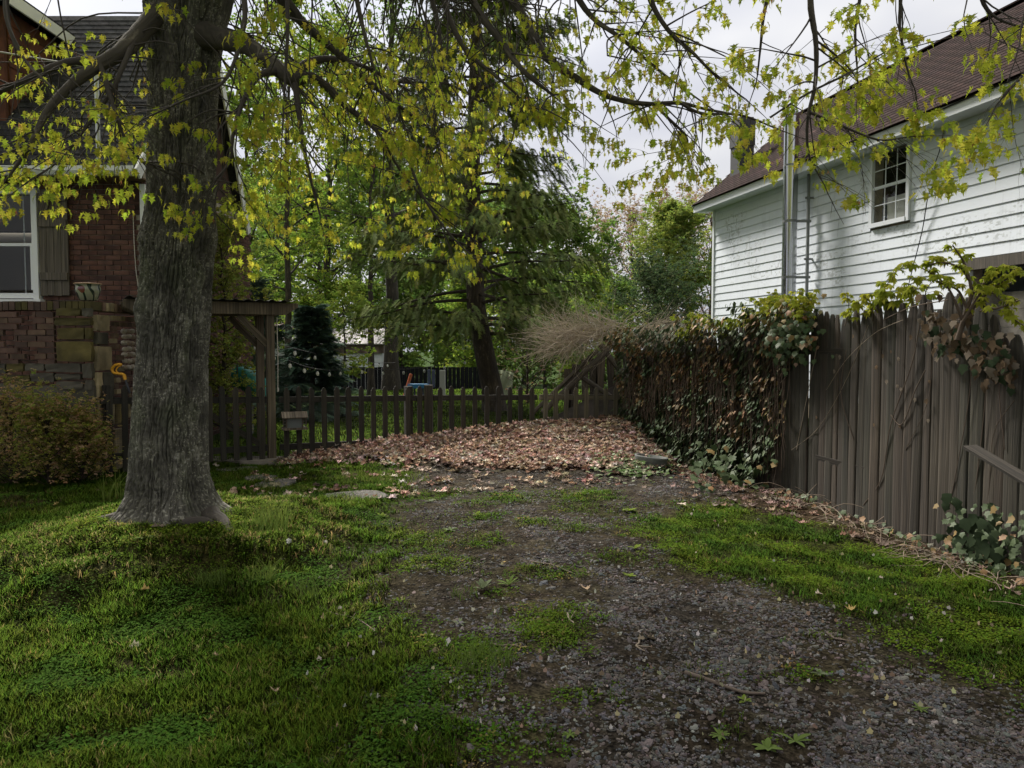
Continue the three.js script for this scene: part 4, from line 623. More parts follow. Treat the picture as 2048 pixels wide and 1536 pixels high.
const mapleTones = [[0.47, 0.51, 0.045], [0.4, 0.46, 0.045], [0.54, 0.54, 0.055], [0.33, 0.41, 0.04], [0.52, 0.48, 0.065]].map((c) => col(...c));
const mapleMats = mapleTones.map((c) => leafMat(c, 0.72)), mapleMat = leafMat(col(1, 1, 1), 0.72);
const mapleBark = barkMat(col(0.19, 0.17, 0.15), 0.006), twigMat = std(col(0.055, 0.045, 0.038), { roughness: 0.9 }), samaraMat = leafMat(col(0.42, 0.2, 0.1), 0.4);
{
  const mp = thing('maple_tree', 'large maple with furrowed grey trunk and drooping yellow green spring leaves', 'tree', [MAPLE.x, 0, -MAPLE.d]);
  const O = V(MAPLE.x, 0, -MAPLE.d), L = (v) => v.clone().sub(O);
  // trunk: silhouette measured at many heights, bark furrows as relief
  const TD = MAPLE.d, prof = [[1075, 190, 520], [1045, 200, 496], [1026, 222, 462], [1008, 238, 440], [982, 250, 427], [935, 256, 419], [841, 262, 416], [716, 274, 416], [560, 278, 425], [480, 283, 432], [380, 295, 434], [200, 297, 437], [100, 295, 444], [30, 287, 459], [0, 283, 468], [-60, 278, 480]].map(([y, a, b]) => { const p = W((a + b) / 2, y, TD), q = W(b, y, TD); return [p.y, p.x, (q.x - p.x) / 1.085]; });
  prof.unshift([-0.1, prof[0][1], prof[0][2] * 1.25]);
  const NA = 540, NY = 500, y0 = prof[0][0], y1 = prof[prof.length - 1][0], pos = [], uv = [], idx = [];
  const cx = prof.map((p) => [p[0], p[1]]), rad = prof.map((p) => [p[0], p[2]]);
  const ridge = (a, y) => { // flat plates parted by narrow winding furrows
    const X = Math.cos(a), Z = Math.sin(a), w = 0.35 * n3(X * 2.2, y * 1.6, Z * 2.2) + 0.16 * n3(X * 6, y * 5, Z * 6), e = (n, k) => Math.exp(-n * n / (k * k));
    const f1 = e(n3(X * 3.4 + w, y * 1.5, Z * 3.4 + w), 0.12), f2 = e(n3(X * 6.5 + w * 1.5 + 5, y * 3.0, Z * 6.5 - w), 0.15), f3 = e(n3(X * 12 + w, y * 9 + 3, Z * 12), 0.18), f4 = e(n3(X * 5 + 2, y * 13, Z * 5), 0.08);
    return 0.022 - 0.024 * f1 - 0.016 * f2 * (1 - f1) - 0.007 * f3 - 0.003 * f4 + 0.004 * n3(X * 9, y * 3, Z * 9) + 0.0022 * n3(X * 40, y * 24, Z * 40); };
  for (let j = 0; j <= NY; j++) { const y = lerp(y0, y1, j / NY), c = pl(cx, y), r = pl(rad, y);
    const flare = sstep(0.75, 0.05, y);
    for (let i = 0; i <= NA; i++) { const a = i / NA * 6.2832, lob = 1 + 0.03 * n3(Math.cos(a) * 1.4, y * 0.7, Math.sin(a) * 1.4) + flare * 0.16 * Math.cos(a * 5 + 1.2) * 0.8, smooth = y > 2.1 ? lerp(1, 0.45, sstep(2.0, 3.2, y) * sstep(-0.2, 0.6, n3(Math.cos(a) * 1.2 + 3, y * 0.5, Math.sin(a) * 1.2))) : 1;
      let rr_ = r * lob + (ridge(a, y) - 0.022) * smooth; 
      const knot = Math.exp(-(((y - W(350, 475, TD).y) / 0.1) ** 2)) * 0.018 * (0.5 + 0.5 * Math.cos(a * 2 + 0.5)) + Math.exp(-(((y - W(290, 620, TD).y) / 0.09) ** 2)) * 0.035 * Math.max(0, Math.cos(a - 3.0)) ** 3; rr_ += knot;
      pos.push(c - O.x + Math.cos(a) * rr_, y, Math.sin(a) * rr_); uv.push(a / 6.2832 * 2, y); } }
  for (let j = 0; j < NY; j++) for (let i = 0; i < NA; i++) { const q = j * (NA + 1) + i; idx.push(q, q + NA + 1, q + 1, q + 1, q + NA + 1, q + NA + 2); }
  part(mp, 'trunk', geoFrom(pos, idx, uv), std(col(0.28, 0.267, 0.245), { map: trunkTex, bumpMap: noiseBump, bumpScale: 0.005, roughness: 0.95 }));

  for (const [ang, len, r] of [[0.55, 0.5, 0.075], [2.6, 0.4, 0.07], [4.4, 0.5, 0.08]]) { const pts = [], rs = []; for (let i = 0; i <= 10; i++) { const t = i / 10, q = 0.3 + len * t, x = Math.cos(ang + 0.25 * t) * q, z = Math.sin(ang + 0.25 * t) * q, gy = groundY(MAPLE.x + x, MAPLE.d - z); pts.push(V(x, gy + lerp(0.03, -0.05, Math.pow(t, 0.8)), z)); rs.push(lerp(r, r * 0.45, t)); } part(mp, 'root', tube(pts, rs, 14), mapleBark); }
  // limbs: [photo x, y, depth, radius in m]
  const limbs = [
    [[330, 10, 5.6, .12], [290, 55, 5.35, .095], [240, 105, 5.1, .075], [190, 135, 4.95, .06], [140, 172, 4.85, .045], [95, 222, 4.75, .032], [60, 290, 4.7, .02], [20, 350, 4.65, .012]],
    [[195, 128, 4.96, .05], [150, 122, 4.9, .036], [90, 140, 4.8, .03], [40, 165, 4.7, .024], [-40, 200, 4.6, .016]],
    [[285, 55, 5.3, .04], [265, 90, 5.15, .03], [245, 135, 5.0, .024], [225, 180, 4.95, .02], [190, 230, 4.9, .014], [120, 320, 4.8, .009], [60, 360, 4.75, .006]],
    [[200, 130, 4.95, .03], [215, 175, 4.9, .022], [235, 235, 4.88, .014], [255, 290, 4.9, .01], [290, 330, 4.95, .007]],
    [[405, 70, 5.6, .12], [450, 80, 5.5, .085], [500, 95, 5.4, .075], [545, 128, 5.35, .066], [585, 158, 5.3, .055], [625, 155, 5.35, .042], [655, 175, 5.4, .034], [690, 210, 5.4, .028], [735, 245, 5.4, .02], [760, 270, 5.4, .014], [800, 340, 5.4, .01], [870, 420, 5.4, .007], [950, 480, 5.4, .004]],
    [[585, 158, 5.3, .05], [610, 130, 5.4, .04], [650, 118, 5.5, .03], [720, 130, 5.7, .02], [800, 170, 5.9, .012]],
    [[560, 140, 5.32, .035], [520, 150, 5.2, .028], [495, 185, 5.1, .022], [470, 250, 5.0, .016], [455, 330, 4.95, .012], [430, 360, 4.9, .008]],
    [[590, 160, 5.3, .026], [600, 240, 5.25, .018], [615, 330, 5.2, .012], [640, 430, 5.2, .007]],
    [[395, -80, 5.4, .16], [520, -50, 5.0, .1], [600, 40, 5.2, .05], [680, 110, 5.4, .034], [770, 190, 5.6, .024], [850, 250, 5.8, .012]],
    [[980, -90, 5.2, .08], [1030, 5, 5.2, .05], [1062, 65, 5.15, .044], [1095, 115, 5.1, .038], [1150, 155, 5.1, .032], [1205, 188, 5.1, .027], [1250, 202, 5.15, .024], [1300, 208, 5.2, .021], [1360, 206, 5.25, .018], [1410, 218, 5.3, .014], [1475, 230, 5.3, .01]],
    [[1360, 206, 5.25, .012], [1400, 226, 5.2, .01], [1480, 230, 5.2, .008], [1560, 260, 5.1, .005]],
    [[1310, 210, 5.2, .012], [1340, 240, 5.2, .01], [1370, 270, 5.25, .009], [1375, 288, 5.3, .007], [1360, 310, 5.3, .005]],
    [[870, -80, 5.5, .04], [900, 40, 5.4, .028], [940, 110, 5.3, .022], [990, 150, 5.2, .016], [1050, 205, 5.15, .009]],
    [[920, -80, 4.9, .05], [955, 20, 4.8, .034], [1000, 80, 4.75, .028], [1045, 140, 4.75, .022], [1105, 190, 4.8, .012]],
    [[840, -60, 5.6, .03], [870, 20, 5.5, .022], [882, 100, 5.4, .016], [880, 170, 5.4, .012], [870, 260, 5.4, .008], [885, 330, 5.4, .005]],
    [[1280, -60, 4.6, .03], [1310, 20, 4.6, .022], [1345, 70, 4.6, .018], [1380, 100, 4.6, .014], [1430, 150, 4.65, .01], [1480, 190, 4.7, .006]],
    [[1120, -70, 4.9, .034], [1180, 30, 4.9, .024], [1240, 75, 4.9, .018], [1330, 150, 5.0, .01], [1420, 215, 5.0, .006]],
    [[1610, -80, 4.1, .03], [1622, 20, 4.1, .022], [1632, 90, 4.1, .018], [1630, 170, 4.1, .015], [1615, 240, 4.1, .012], [1618, 310, 4.1, .008], [1640, 355, 4.1, .005]],
    [[1790, -60, 4.0, .016], [1800, 60, 4.0, .011], [1815, 140, 4.05, .007], [1830, 180, 4.1, .004]],
    [[1530, -60, 4.4, .018], [1525, 50, 4.4, .012], [1515, 150, 4.45, .007]], [[1715, -60, 4.2, .016], [1710, 60, 4.2, .011], [1715, 150, 4.2, .006]],
    [[1930, -60, 3.4, .014], [1985, 30, 3.4, .009], [2060, 60, 3.4, .005]], [[2040, -80, 3.3, .02], [2080, 40, 3.2, .012], [2060, 130, 3.2, .008], [2010, 190, 3.2, .005]],
    [[1620, 225, 4.1, .008], [1680, 250, 4.1, .007], [1760, 280, 4.05, .005], [1810, 275, 4.05, .003]], [[1540, 235, 4.2, .006], [1610, 190, 4.1, .006], [1690, 150, 4.1, .006], [1760, 110, 4.1, .004]],
    [[700, -70, 5.0, .03], [720, 30, 5.0, .02], [740, 110, 5.0, .013], [770, 200, 5.05, .008]], [[570, -60, 4.4, .022], [575, 60, 4.4, .015], [570, 160, 4.4, .01], [565, 260, 4.4, .006]],
    [[820, 330, 5.4, .012], [850, 400, 5.3, .009], [910, 480, 5.3, .006], [965, 530, 5.3, .003]],
    [[20, -60, 4.6, .03], [15, 40, 4.5, .02], [50, 120, 4.5, .012], [120, 190, 4.5, .006]], [[480, -60, 4.6, .03], [490, 30, 4.5, .022], [470, 120, 4.4, .016], [440, 170, 4.3, .012], [370, 200, 4.25, .009], [300, 232, 4.3, .006]],
  ];
  const twigs = [], leafSpots = [], sam = [];
  limbs.forEach((l, i) => { if (i < 4) l.forEach((q) => { q[3] *= 0.68; }); else if (i < 7) l.forEach((q) => { q[3] *= 0.82; }); if (l[0][1] < -20) l.forEach((q) => { q[3] *= 0.7; }); });
  const limbCurves = limbs.map((l) => { const P = l.map(([x, y, d]) => L(W(x, y, d))), rs = l.map((q) => q[3]);
    if (l[0][1] < -20 && l[0][0] > 500 || l[0][0] < 100 && l[0][1] < -20) { const a = P[0], q = V(0, rr(4.7, 5.6), 0), m1 = q.clone().lerp(a, 0.35).add(V(0, 0.7 + 0.1 * a.length(), 0)), m2 = q.clone().lerp(a, 0.75).add(V(0, 0.75 + 0.06 * a.length(), 0)); P.unshift(q, m1, m2); rs.unshift(rs[0] * 2.2, rs[0] * 1.7, rs[0] * 1.3); }   // these arch out of the crown above
    const N = P.length, c = new THREE.CatmullRomCurve3(P), n = N * 5, pts = c.getPoints(n), r = pts.map((_, i) => { const t = i / n * (N - 1), k = Math.min(N - 2, Math.floor(t)); return lerp(rs[k], rs[k + 1], t - k) * (1 + 0.08 * rn()); }); return { pts, r, l }; });
  const hung = (p) => { // shoot that carries a twig from the nearest limb
    let best = null, bd = 1e9; for (const { pts, r } of limbCurves) for (let i = 2; i < pts.length; i += 2) { const q = pts[i], e = q.distanceToSquared(p) + (q.y < p.y ? 2.5 * (p.y - q.y) : 0); if (e < bd && r[i] > 0.004) { bd = e; best = q; } }
    const len = best.distanceTo(p), mid = best.clone().lerp(p, 0.5).add(V(rn() * 0.1 * len, 0.1 * len, rn() * 0.1 * len)); twigs.push(tube(spline([best, mid, p], 8), Array.from({ length: 9 }, (_, i) => lerp(0.006 + 0.0012 * len, 0.0045, i / 8)), 5, false)); return p; };
  for (const { pts, r } of limbCurves) part(mp, 'limb', tube(pts, r, r[0] > 0.03 ? 12 : 7), r[0] > 0.045 ? mapleBark : twigMat);
  const cluster = (p, dir, k, size) => { const cq = toPx(p.x + O.x, p.y, p.z + O.z); if (cq[0] > 1725 && cq[0] < 1850 && cq[1] > 310 && cq[1] < 480) return; if (cq[1] > pl([[0, 560], [200, 540], [300, 600], [450, 600], [560, 560], [700, 560], [960, 560], [1010, 480], [1250, 420], [1500, 330], [1700, 420], [2048, 340]], cq[0])) return; if (cq[0] > 288 && cq[0] < 440 && cq[1] > 20 && cq[2] < 5.5 && size < 0.06 && R() < 0.55) return; // leaf tuft at a twig node: leaves droop round the tip
    for (let i = 0; i < k; i++) { const a = i / k * 6.28 + rr(0, 1.2), out = V(Math.cos(a), 0, Math.sin(a)), pet = rr(0.01, 0.053), q = p.clone().addScaledVector(out, pet).add(V(0, -rr(0, 0.02), 0)); const ax = out.clone().multiplyScalar(rr(0.35, 1)).add(V(0, -rr(0.45, 1.2), 0)).addScaledVector(dir, 0.2); const up = V(0, 1, 0).addScaledVector(out, 0.6).add(V(rn() * 0.35, 0, rn() * 0.35)); leafSpots.push({ p: q, ax, up, s: size * rr(0.42, 1.2) }); }
    if (R() < 0.3) for (let i = 0; i < 3; i++) sam.push({ m: basis(p.clone().add(V(rn() * 0.02, -0.015, rn() * 0.02)), V(rn() * 0.4, -1, rn() * 0.4), V(rn(), 0, rn()), rr(0.022, 0.036)), c: vary(col(1, 1, 1), 0.3, 0.2) });
  };
  function twig(p, dir, len, r, lev, size) {
    const n = 6, pts = [p.clone()], rs = [r]; let q = p.clone(), dd = dir.clone().normalize(); for (let i = 1; i <= n; i++) { dd.add(V(rn() * 0.16, -0.09 + (lev ? 0.05 : 0) + rn() * 0.05, rn() * 0.16)).normalize(); q = q.clone().addScaledVector(dd, len / n); pts.push(q); rs.push(r * (1 - 0.75 * i / n)); }
    twigs.push(tube(pts, rs, 4, false));
    for (let i = 2; i <= n; i++) { if (lev > 0 && i < n && R() < 0.36) { const sd = dd.clone().add(V(rn() * 0.9, rr(-0.3, 0.5), rn() * 0.9)); twig(pts[i], sd, len * rr(0.3, 0.5), rs[i] * 0.7, lev - 1, size); } if (lev === 0 ? (i === n || i === 3) : i === n) cluster(pts[i], dd, i === n ? 5 : 3, size); }
  }
  limbCurves.forEach(({ pts, r, l }, li) => {
    for (let i = 1; i < pts.length; i++) {
      const pr = r[i]; if (pr > 0.07) continue; const pj0 = toPx(pts[i].x + O.x, pts[i].y, pts[i].z + O.z)[0], prob = (pr > 0.035 ? 0.12 : pr > 0.02 ? 0.34 : 0.62) * (pj0 > 1280 ? 0.82 : pj0 < 460 ? 0.85 : 1); if (R() > prob * 1.0) continue;
      const t = pts[i].clone().sub(pts[i - 1]).normalize(), side = V(rn(), rr(-0.9, 0.55), rn()).normalize(), dir = t.clone().multiplyScalar(0.55).add(side);
      const pj = toPx(pts[i].x + O.x, pts[i].y, pts[i].z + O.z); const right = pj[0] > 1350;
      twig(pts[i], dir, rr(0.28, right ? 0.5 : 0.75), Math.min(0.0065, pr * 0.5), 1, right ? 0.054 : 0.053);
    }
    const e = pts[pts.length - 1]; twig(e, e.clone().sub(pts[pts.length - 2]), 0.28, 0.004, 1, 0.053);
  });
  // long pendulous shoots that hang from the crown above
  for (let i = 0; i < 46; i++) { const px = i < 30 ? rr(470, 1180) : rr(20, 1350), d = rr(4.2, 7.2), p = W(px, rr(-120, 40), d); twig(hung(L(p)), V(rn() * 0.35, -1, rn() * 0.35), rr(0.5, 1.25) * (px > 1180 ? 0.6 : 1) * d / 5.2, 0.006, 1, 0.053); }
  for (let i = 0; i < 105; i++) { const px = rr(480, 1010), t = R(), lo = pl([[500, 260], [650, 330], [800, 350], [950, 290], [1010, 220]], px), d = rr(5, 10.5), p = W(px, rr(0, lo), d); twig(hung(L(p)), V(rr(-0.2, 0.9), -rr(0.3, 1), rn() * 0.5), rr(0.3, 0.7) * d / 5.2, 0.005, 1, 0.053); }
  for (let i = 0; i < 18; i++) { const px = rr(-20, 285), d = rr(4.4, 6.2), p = W(px, pl([[0, 300], [100, 330], [200, 360], [285, 380]], px) - rr(0, 230), d); twig(hung(L(p)), V(rr(-0.5, 0.9), -rr(0.1, 0.6), rn() * 0.5), rr(0.25, 0.55), 0.005, 1, 0.053); }
  for (let i = 0; i < 18; i++) { const px = rr(1000, 1290), d = rr(4.6, 6.5), p = W(px, rr(0, pl([[1000, 300], [1150, 250], [1290, 150]], px)), d); twig(hung(L(p)), V(rr(-0.2, 0.9), -rr(0.1, 0.7), rn() * 0.5), rr(0.25, 0.55), 0.005, 1, 0.053); }
  for (const [px, py, d] of [[430, 420, 5.9], [470, 470, 6.2], [445, 340, 5.8], [455, 395, 6], [540, 440, 7]]) twig(hung(L(W(px, py, d))), V(rr(-0.2, 0.6), -0.5, 0.2), 0.4, 0.004, 1, 0.053);
  for (const [x0, y0, x1, y1, d] of [[360, 190, 330, 60, 5.2], [395, 120, 360, 20, 5.2], [335, 160, 350, 90, 5.1], [320, 215, 400, 175, 5.0], [360, 245, 340, 225, 5.0], [410, 260, 380, 240, 5.05], [430, 285, 400, 250, 5.05]]) { const p = L(W(x1, y1, d)), q = L(W(x0, y0, d)); hung(p); twigs.push(tube([p, q], [0.003, 0.002], 4, false)); cluster(q, V(0, -1, 0), 6, 0.062); }
  const upper = [];
  // crown above the frame: it is what shades the drive
  for (let i = 0; i < 3800; i++) { let u, v, w; do { u = rr(-1, 1); v = rr(-1, 1); w = rr(-1, 1); } while (u * u + v * v + w * w > 1); const p = V(-1.2 + u * 8.2, 9.0 + v * 4.6, -5.6 + w * 8), q = toPx(p.x, p.y, p.z); if (p.z < 0 && q[1] > -60 && q[0] > -120 && q[0] < 2170) continue; for (let k = 0; k < 4; k++) upper.push({ p: L(p).add(V(rn() * 0.3, rn() * 0.2, rn() * 0.3)), ax: V(rn(), -1, rn()), up: V(rn() * 0.5, 1, rn() * 0.5), s: rr(0.16, 0.26) }); }
  for (const [x, y, z, r] of [[-4.6, 8.5, -6.5, .16], [0.4, 9.5, -6.0, .2], [2.6, 7.2, -4.8, .14], [-2.5, 10.5, -3.5, .16], [1.8, 6.4, -1.5, .1], [-5, 7, -3, .1], [1.5, 8, -9, .12]]) part(mp, 'limb', tube(spline([V(0, 4.3, 0), V((x - O.x) * 0.25, 5.4, (z - O.z) * 0.3), L(V(x, y, z))], 14), Array.from({ length: 15 }, (_, i) => lerp(r, 0.02, i / 14)), 10), mapleBark);
  part(mp, 'twigs', mergeI(twigs), twigMat).userData.kind = 'stuff';
  const wing = geoFrom([0, 0, 0, 0.1, 0.3, 0, 0.34, 1, 0.05, -0.02, 0.35, 0.02, -0.1, 0.3, 0, -0.34, 1, 0.05, 0.02, 0.35, 0.02], [0, 1, 3, 1, 2, 3, 0, 6, 4, 4, 6, 5]);
  stuffOf(mp, 'seed_keys', wing, samaraMat, sam);
  // leaves: the 300 that show largest are parts, the rest one part
  leafSpots.forEach((l) => { const [x, y, z] = toPx(l.p.x + O.x, l.p.y, l.p.z + O.z); l.key = x > -20 && x < 2068 && y > -20 && y < 1536 && z > 0 ? l.s / z : 0; l.m = basis(l.p, l.ax, l.up, l.s); });
  leafSpots.sort((a, b) => b.key - a.key); const rest = [];
  leafSpots.forEach((l, i) => { if (i < 300) { const m = part(mp, 'leaf', mapleGeos[i % 3], mapleMats[Math.floor(R() * 5)]); m.matrixAutoUpdate = false; m.matrix.copy(l.m); m.matrix.decompose(m.position, m.quaternion, m.scale); m.matrixAutoUpdate = true; } else rest.push({ m: l.m, c: vary(pick(mapleTones), 0.18, 0.12) }); });
  stuffOf(mp, 'crown', mapleGeos[1], mapleMat, rest);
  stuffOf(mp, 'upper_crown', mapleGeos[1], std(col(1, 1, 1), { roughness: 1, side: THREE.DoubleSide }), upper.map((l) => ({ m: basis(l.p, l.ax, l.up, l.s), c: vary(pick(mapleTones), 0.2, 0.1) })));
  console.log('maple leaves', leafSpots.length);
}
// ---------------------------------------------------------------- other trees and shrubs
const bgBark = [barkMat(col(0.11, 0.095, 0.08)), barkMat(col(0.13, 0.11, 0.09)), barkMat(col(0.16, 0.12, 0.1))];
const bgLeaf = geoFrom([0, 0, 0, 0.34, 0.5, 0.12, 0, 1, 0, -0.34, 0.5, 0.12, 0, 0.5, 0], [0, 1, 4, 1, 2, 4, 2, 3, 4, 3, 0, 4]);
const bgTuft = (() => { const q = []; for (let i = 0; i < 6; i++) { const v = V(rn(), rr(-0.9, 0.5), rn()).normalize(); const g = bgLeaf.clone().applyMatrix4(basis(V(rn() * 0.5, rn() * 0.4, rn() * 0.5), v, V(rn(), 1, rn()), rr(0.6, 1.1))); q.push(g); } return mergeGeometries(q); })();
const leafWhite = leafMat(col(1, 1, 1), 0.5);
function tree(name, label, px, d, o) {                  // o: topPy | height, r, start, spread, n, leaf, tones, seed, shape
  R = rng(o.seed); const x = (px - CX) / F * d, gy = groundY(x, d), H = o.height ?? W(px, o.topPy, d).y - gy, g = thing(name, label, o.cat ?? 'tree', [x, gy - 0.05, -d], 0, o.group), wood = [], spots = [];
  const trunk = [], tr = []; let p = V(0, 0, 0), lean = o.lean ?? [0, 0]; for (let i = 0; i <= 14; i++) { const t = i / 14; trunk.push(V(p.x + lean[0] * t * H + rn() * 0.015 * H * t, t * H * 0.96, lean[1] * t * H + rn() * 0.015 * H * t)); tr.push(o.r * (1 - 0.86 * Math.pow(t, 0.8)) * (i === 0 ? 1.3 : 1)); }
  part(g, 'trunk', tube(trunk, tr, 12), o.bark ?? bgBark[0]);
  const at = (t) => { const k = Math.min(13, Math.floor(t * 14)); return trunk[k].clone().lerp(trunk[k + 1], t * 14 - k); };
  const env = o.shape ?? ((t) => Math.sin(Math.PI * Math.pow(clamp(t), 0.75)) * 0.9 + 0.12);
  function grow(q, dir, len, r, lev) { const n = 5, pts = [q.clone()], rs = [r]; let c = q.clone(), dd = dir.clone().normalize(); for (let i = 1; i <= n; i++) { dd.add(V(rn() * 0.2, (o.up ?? 0.06) + rn() * 0.1, rn() * 0.2)).normalize(); c = c.clone().addScaledVector(dd, len / n); pts.push(c); rs.push(r * (1 - 0.8 * i / n)); if (lev < 2 && i >= 1 && R() < 0.85) grow(c, dd.clone().add(V(rn() * 0.9, rn() * 0.6, rn() * 0.9)), len * rr(0.4, 0.6), rs[i] * 0.65, lev + 1); if (lev >= 1) for (let k = 0; k < 2; k++) spots.push(c.clone().add(V(rn(), rn(), rn()).multiplyScalar(len * 0.12))); }
    if (r > 0.004) wood.push(tube(pts, rs, lev ? 4 : 6, false)); }
  const nb = o.branches ?? 18; for (let i = 0; i < nb; i++) { const t = lerp(o.start, 0.97, (i + R() * 0.8) / nb), q = at(t), a = i * 2.4 + R(), u = (t - o.start) / (1 - o.start), len = o.spread * env(u) * rr(0.7, 1.1), el = lerp(o.el0 ?? 0.25, o.el1 ?? 1.1, u); grow(q, V(Math.cos(a) * Math.cos(el), Math.sin(el), Math.sin(a) * Math.cos(el)), len, Math.max(0.006, o.r * 0.32 * (1 - u * 0.7)), 0); }
  part(g, 'branches', mergeI(wood), o.twig ?? o.bark ?? bgBark[0]).userData.kind = 'stuff';
  const list = [], n = o.n; for (let i = 0; i < n; i++) { const s = spots[Math.floor(R() * spots.length)], j = o.jit ?? 0.22; list.push({ m: mat4(V(s.x + rn() * j, s.y + rn() * j, s.z + rn() * j), new THREE.Euler(rr(-.6, .6), rr(0, 6.3), rr(-.6, .6)), o.leaf * rr(0.6, 1.25)), c: vary(pick(o.tones), 0.25, 0.15) }); }
  stuffOf(g, 'crown', bgTuft, leafWhite, list); return g;
}
const spring = [col(0.2, 0.29, 0.04), col(0.16, 0.25, 0.036), col(0.25, 0.31, 0.045)], deep = [col(0.13, 0.21, 0.04), col(0.15, 0.22, 0.04), col(0.11, 0.17, 0.035)], buds = [col(0.3, 0.2, 0.13), col(0.34, 0.24, 0.14), col(0.28, 0.2, 0.14), col(0.3, 0.27, 0.12)], olive = [col(0.22, 0.28, 0.05), col(0.27, 0.32, 0.06), col(0.17, 0.22, 0.05)];
const BG = 'leafing trees behind the back yard';
tree('woodland_tree', 'slender dark trunked tree with fresh green leaves behind the arbor', 578, 21, { topPy: -60, r: 0.12, start: 0.22, spread: 2.6, n: 2600, leaf: 0.11, tones: spring, seed: 1, branches: 20 });
tree('woodland_tree', 'dark forked tree with bright leaves rising above the white shed', 655, 24, { topPy: 40, r: 0.17, start: 0.26, spread: 3.0, n: 2400, leaf: 0.12, tones: spring, seed: 2, branches: 20, lean: [0.01, 0] });
tree('woodland_tree', 'thin straight bare poled tree before the white shed', 742, 22, { topPy: 130, r: 0.11, start: 0.35, spread: 1.5, n: 900, leaf: 0.11, tones: deep, seed: 3, branches: 14 });
tree('woodland_tree', 'thick dark trunked tree standing at the end of the black fence', 782, 25, { topPy: -200, r: 0.27, start: 0.3, spread: 2.6, n: 1700, leaf: 0.13, tones: deep, seed: 4, branches: 18 });
tree('woodland_tree', 'leafy tree with pale green crown close behind the brick house', 500, 30, { topPy: 120, r: 0.2, start: 0.12, spread: 3.6, n: 3000, leaf: 0.15, tones: spring, seed: 5, branches: 22 });
tree('dogwood_tree', 'young low tree with layered lime leaves before the white shed', 690, 19, { topPy: 560, r: 0.05, start: 0.3, spread: 1.15, n: 620, leaf: 0.1, tones: [col(0.2, 0.28, 0.04), col(0.24, 0.3, 0.05)], seed: 6, branches: 12, el0: 0, el1: 0.5, up: 0 });
[[440, 44, 300], [560, 48, 330], [640, 40, 380], [720, 50, 300], [800, 46, 340], [880, 52, 320], [960, 44, 400], [1050, 50, 380], [1130, 46, 440]].forEach(([px, d, t], i) => tree('backdrop_tree', 'tall leafing tree in the row far behind the back yard', px, d, { topPy: t, r: 0.22, start: 0.08, spread: 4.2, n: 2700, leaf: 0.24, jit: 0.5, tones: i % 2 ? spring : deep, seed: 20 + i, branches: 18, group: BG }));
[[1205, 50, 440], [1262, 56, 415], [1318, 54, 385], [1372, 58, 395], [1420, 52, 400], [1560, 54, 230]].forEach(([px, d, t], i) => tree('budding_tree', 'bare twigged tree with tan spring buds beyond the garage', px, d, { topPy: t, r: 0.24, start: 0.22, spread: 4.4, n: 1500, leaf: 0.12, jit: 0.35, tones: buds, seed: 40 + i, branches: 22, bark: bgBark[2], el0: 0.7, el1: 1.3, group: 'budding trees beyond the garage' }));
[[470, 30, 520], [560, 46, 570], [640, 48, 590], [720, 47, 570], [805, 45, 550], [870, 36, 520], [930, 31, 560], [1010, 34, 540], [1090, 30, 560], [1170, 33, 540], [1235, 36, 560]].forEach(([px, d, t], i) => tree('understory_tree', 'low bushy young tree in the thicket behind the yard fence', px, d, { topPy: t, r: 0.08, start: 0.04, spread: 2.0, n: 1500, leaf: 0.16, jit: 0.3, tones: i % 3 ? deep : spring, seed: 110 + i, branches: 22, group: 'thicket behind the yard fence' }));
tree('pear_tree', 'rounded light green tree beside the far garage corner', 1345, 31, { topPy: 408, r: 0.14, start: 0.1, spread: 2.2, n: 8500, leaf: 0.115, tones: olive, seed: 60, branches: 30, el0: 0.6, el1: 1.3, bark: bgBark[0] });
tree('cedar_shrub', 'dark green bushy evergreen below the pear tree', 1310, 24, { topPy: 560, r: 0.1, start: 0.05, spread: 2.3, n: 3000, leaf: 0.085, tones: [col(0.045, 0.075, 0.03), col(0.06, 0.085, 0.035)], seed: 61, branches: 26, cat: 'shrub' });
tree('thicket_shrub', 'brown twiggy thicket behind the leaning conifer trunk', 1055, 19, { topPy: 655, r: 0.04, start: 0.05, spread: 1.5, n: 300, leaf: 0.05, tones: buds, seed: 62, branches: 40, bark: barkMat(col(0.14, 0.1, 0.075)), cat: 'shrub', el0: 0.5, el1: 1.1 });
tree('climbing_shrub', 'tall light green leafy shrub against the house corner', 448, 12.3, { topPy: 400, r: 0.05, start: 0.04, spread: 0.62, n: 2400, leaf: 0.055, jit: 0.1, tones: [col(0.24, 0.28, 0.06), col(0.3, 0.33, 0.07), col(0.2, 0.24, 0.05)], seed: 63, branches: 44, el0: 0.2, el1: 0.8, cat: 'shrub', shape: () => 0.85 });
[[15, 8.3, 815, 0.62], [90, 8.2, 830, 0.58], [160, 8.4, 840, 0.44]].forEach(([px, d, t, s], i) => tree('garden_shrub', ['bushy shrub with tan tipped twigs at the porch wall', 'green bushy shrub between two tan tipped shrubs', 'small tan and green shrub beside the picket fence end'][i], px, d, { topPy: t, r: 0.02, start: 0.04, spread: s, n: 2300, leaf: 0.026, jit: 0.06, tones: i === 1 ? [col(0.2, 0.23, 0.04), col(0.25, 0.26, 0.05), col(0.36, 0.25, 0.12)] : [col(0.45, 0.3, 0.17), col(0.22, 0.23, 0.045), col(0.34, 0.26, 0.1)], seed: 70 + i, branches: 46, el0: 0.5, el1: 1.2, cat: 'shrub', shape: (u) => 1.0 - 0.45 * u, bark: barkMat(col(0.1, 0.07, 0.05)) }));

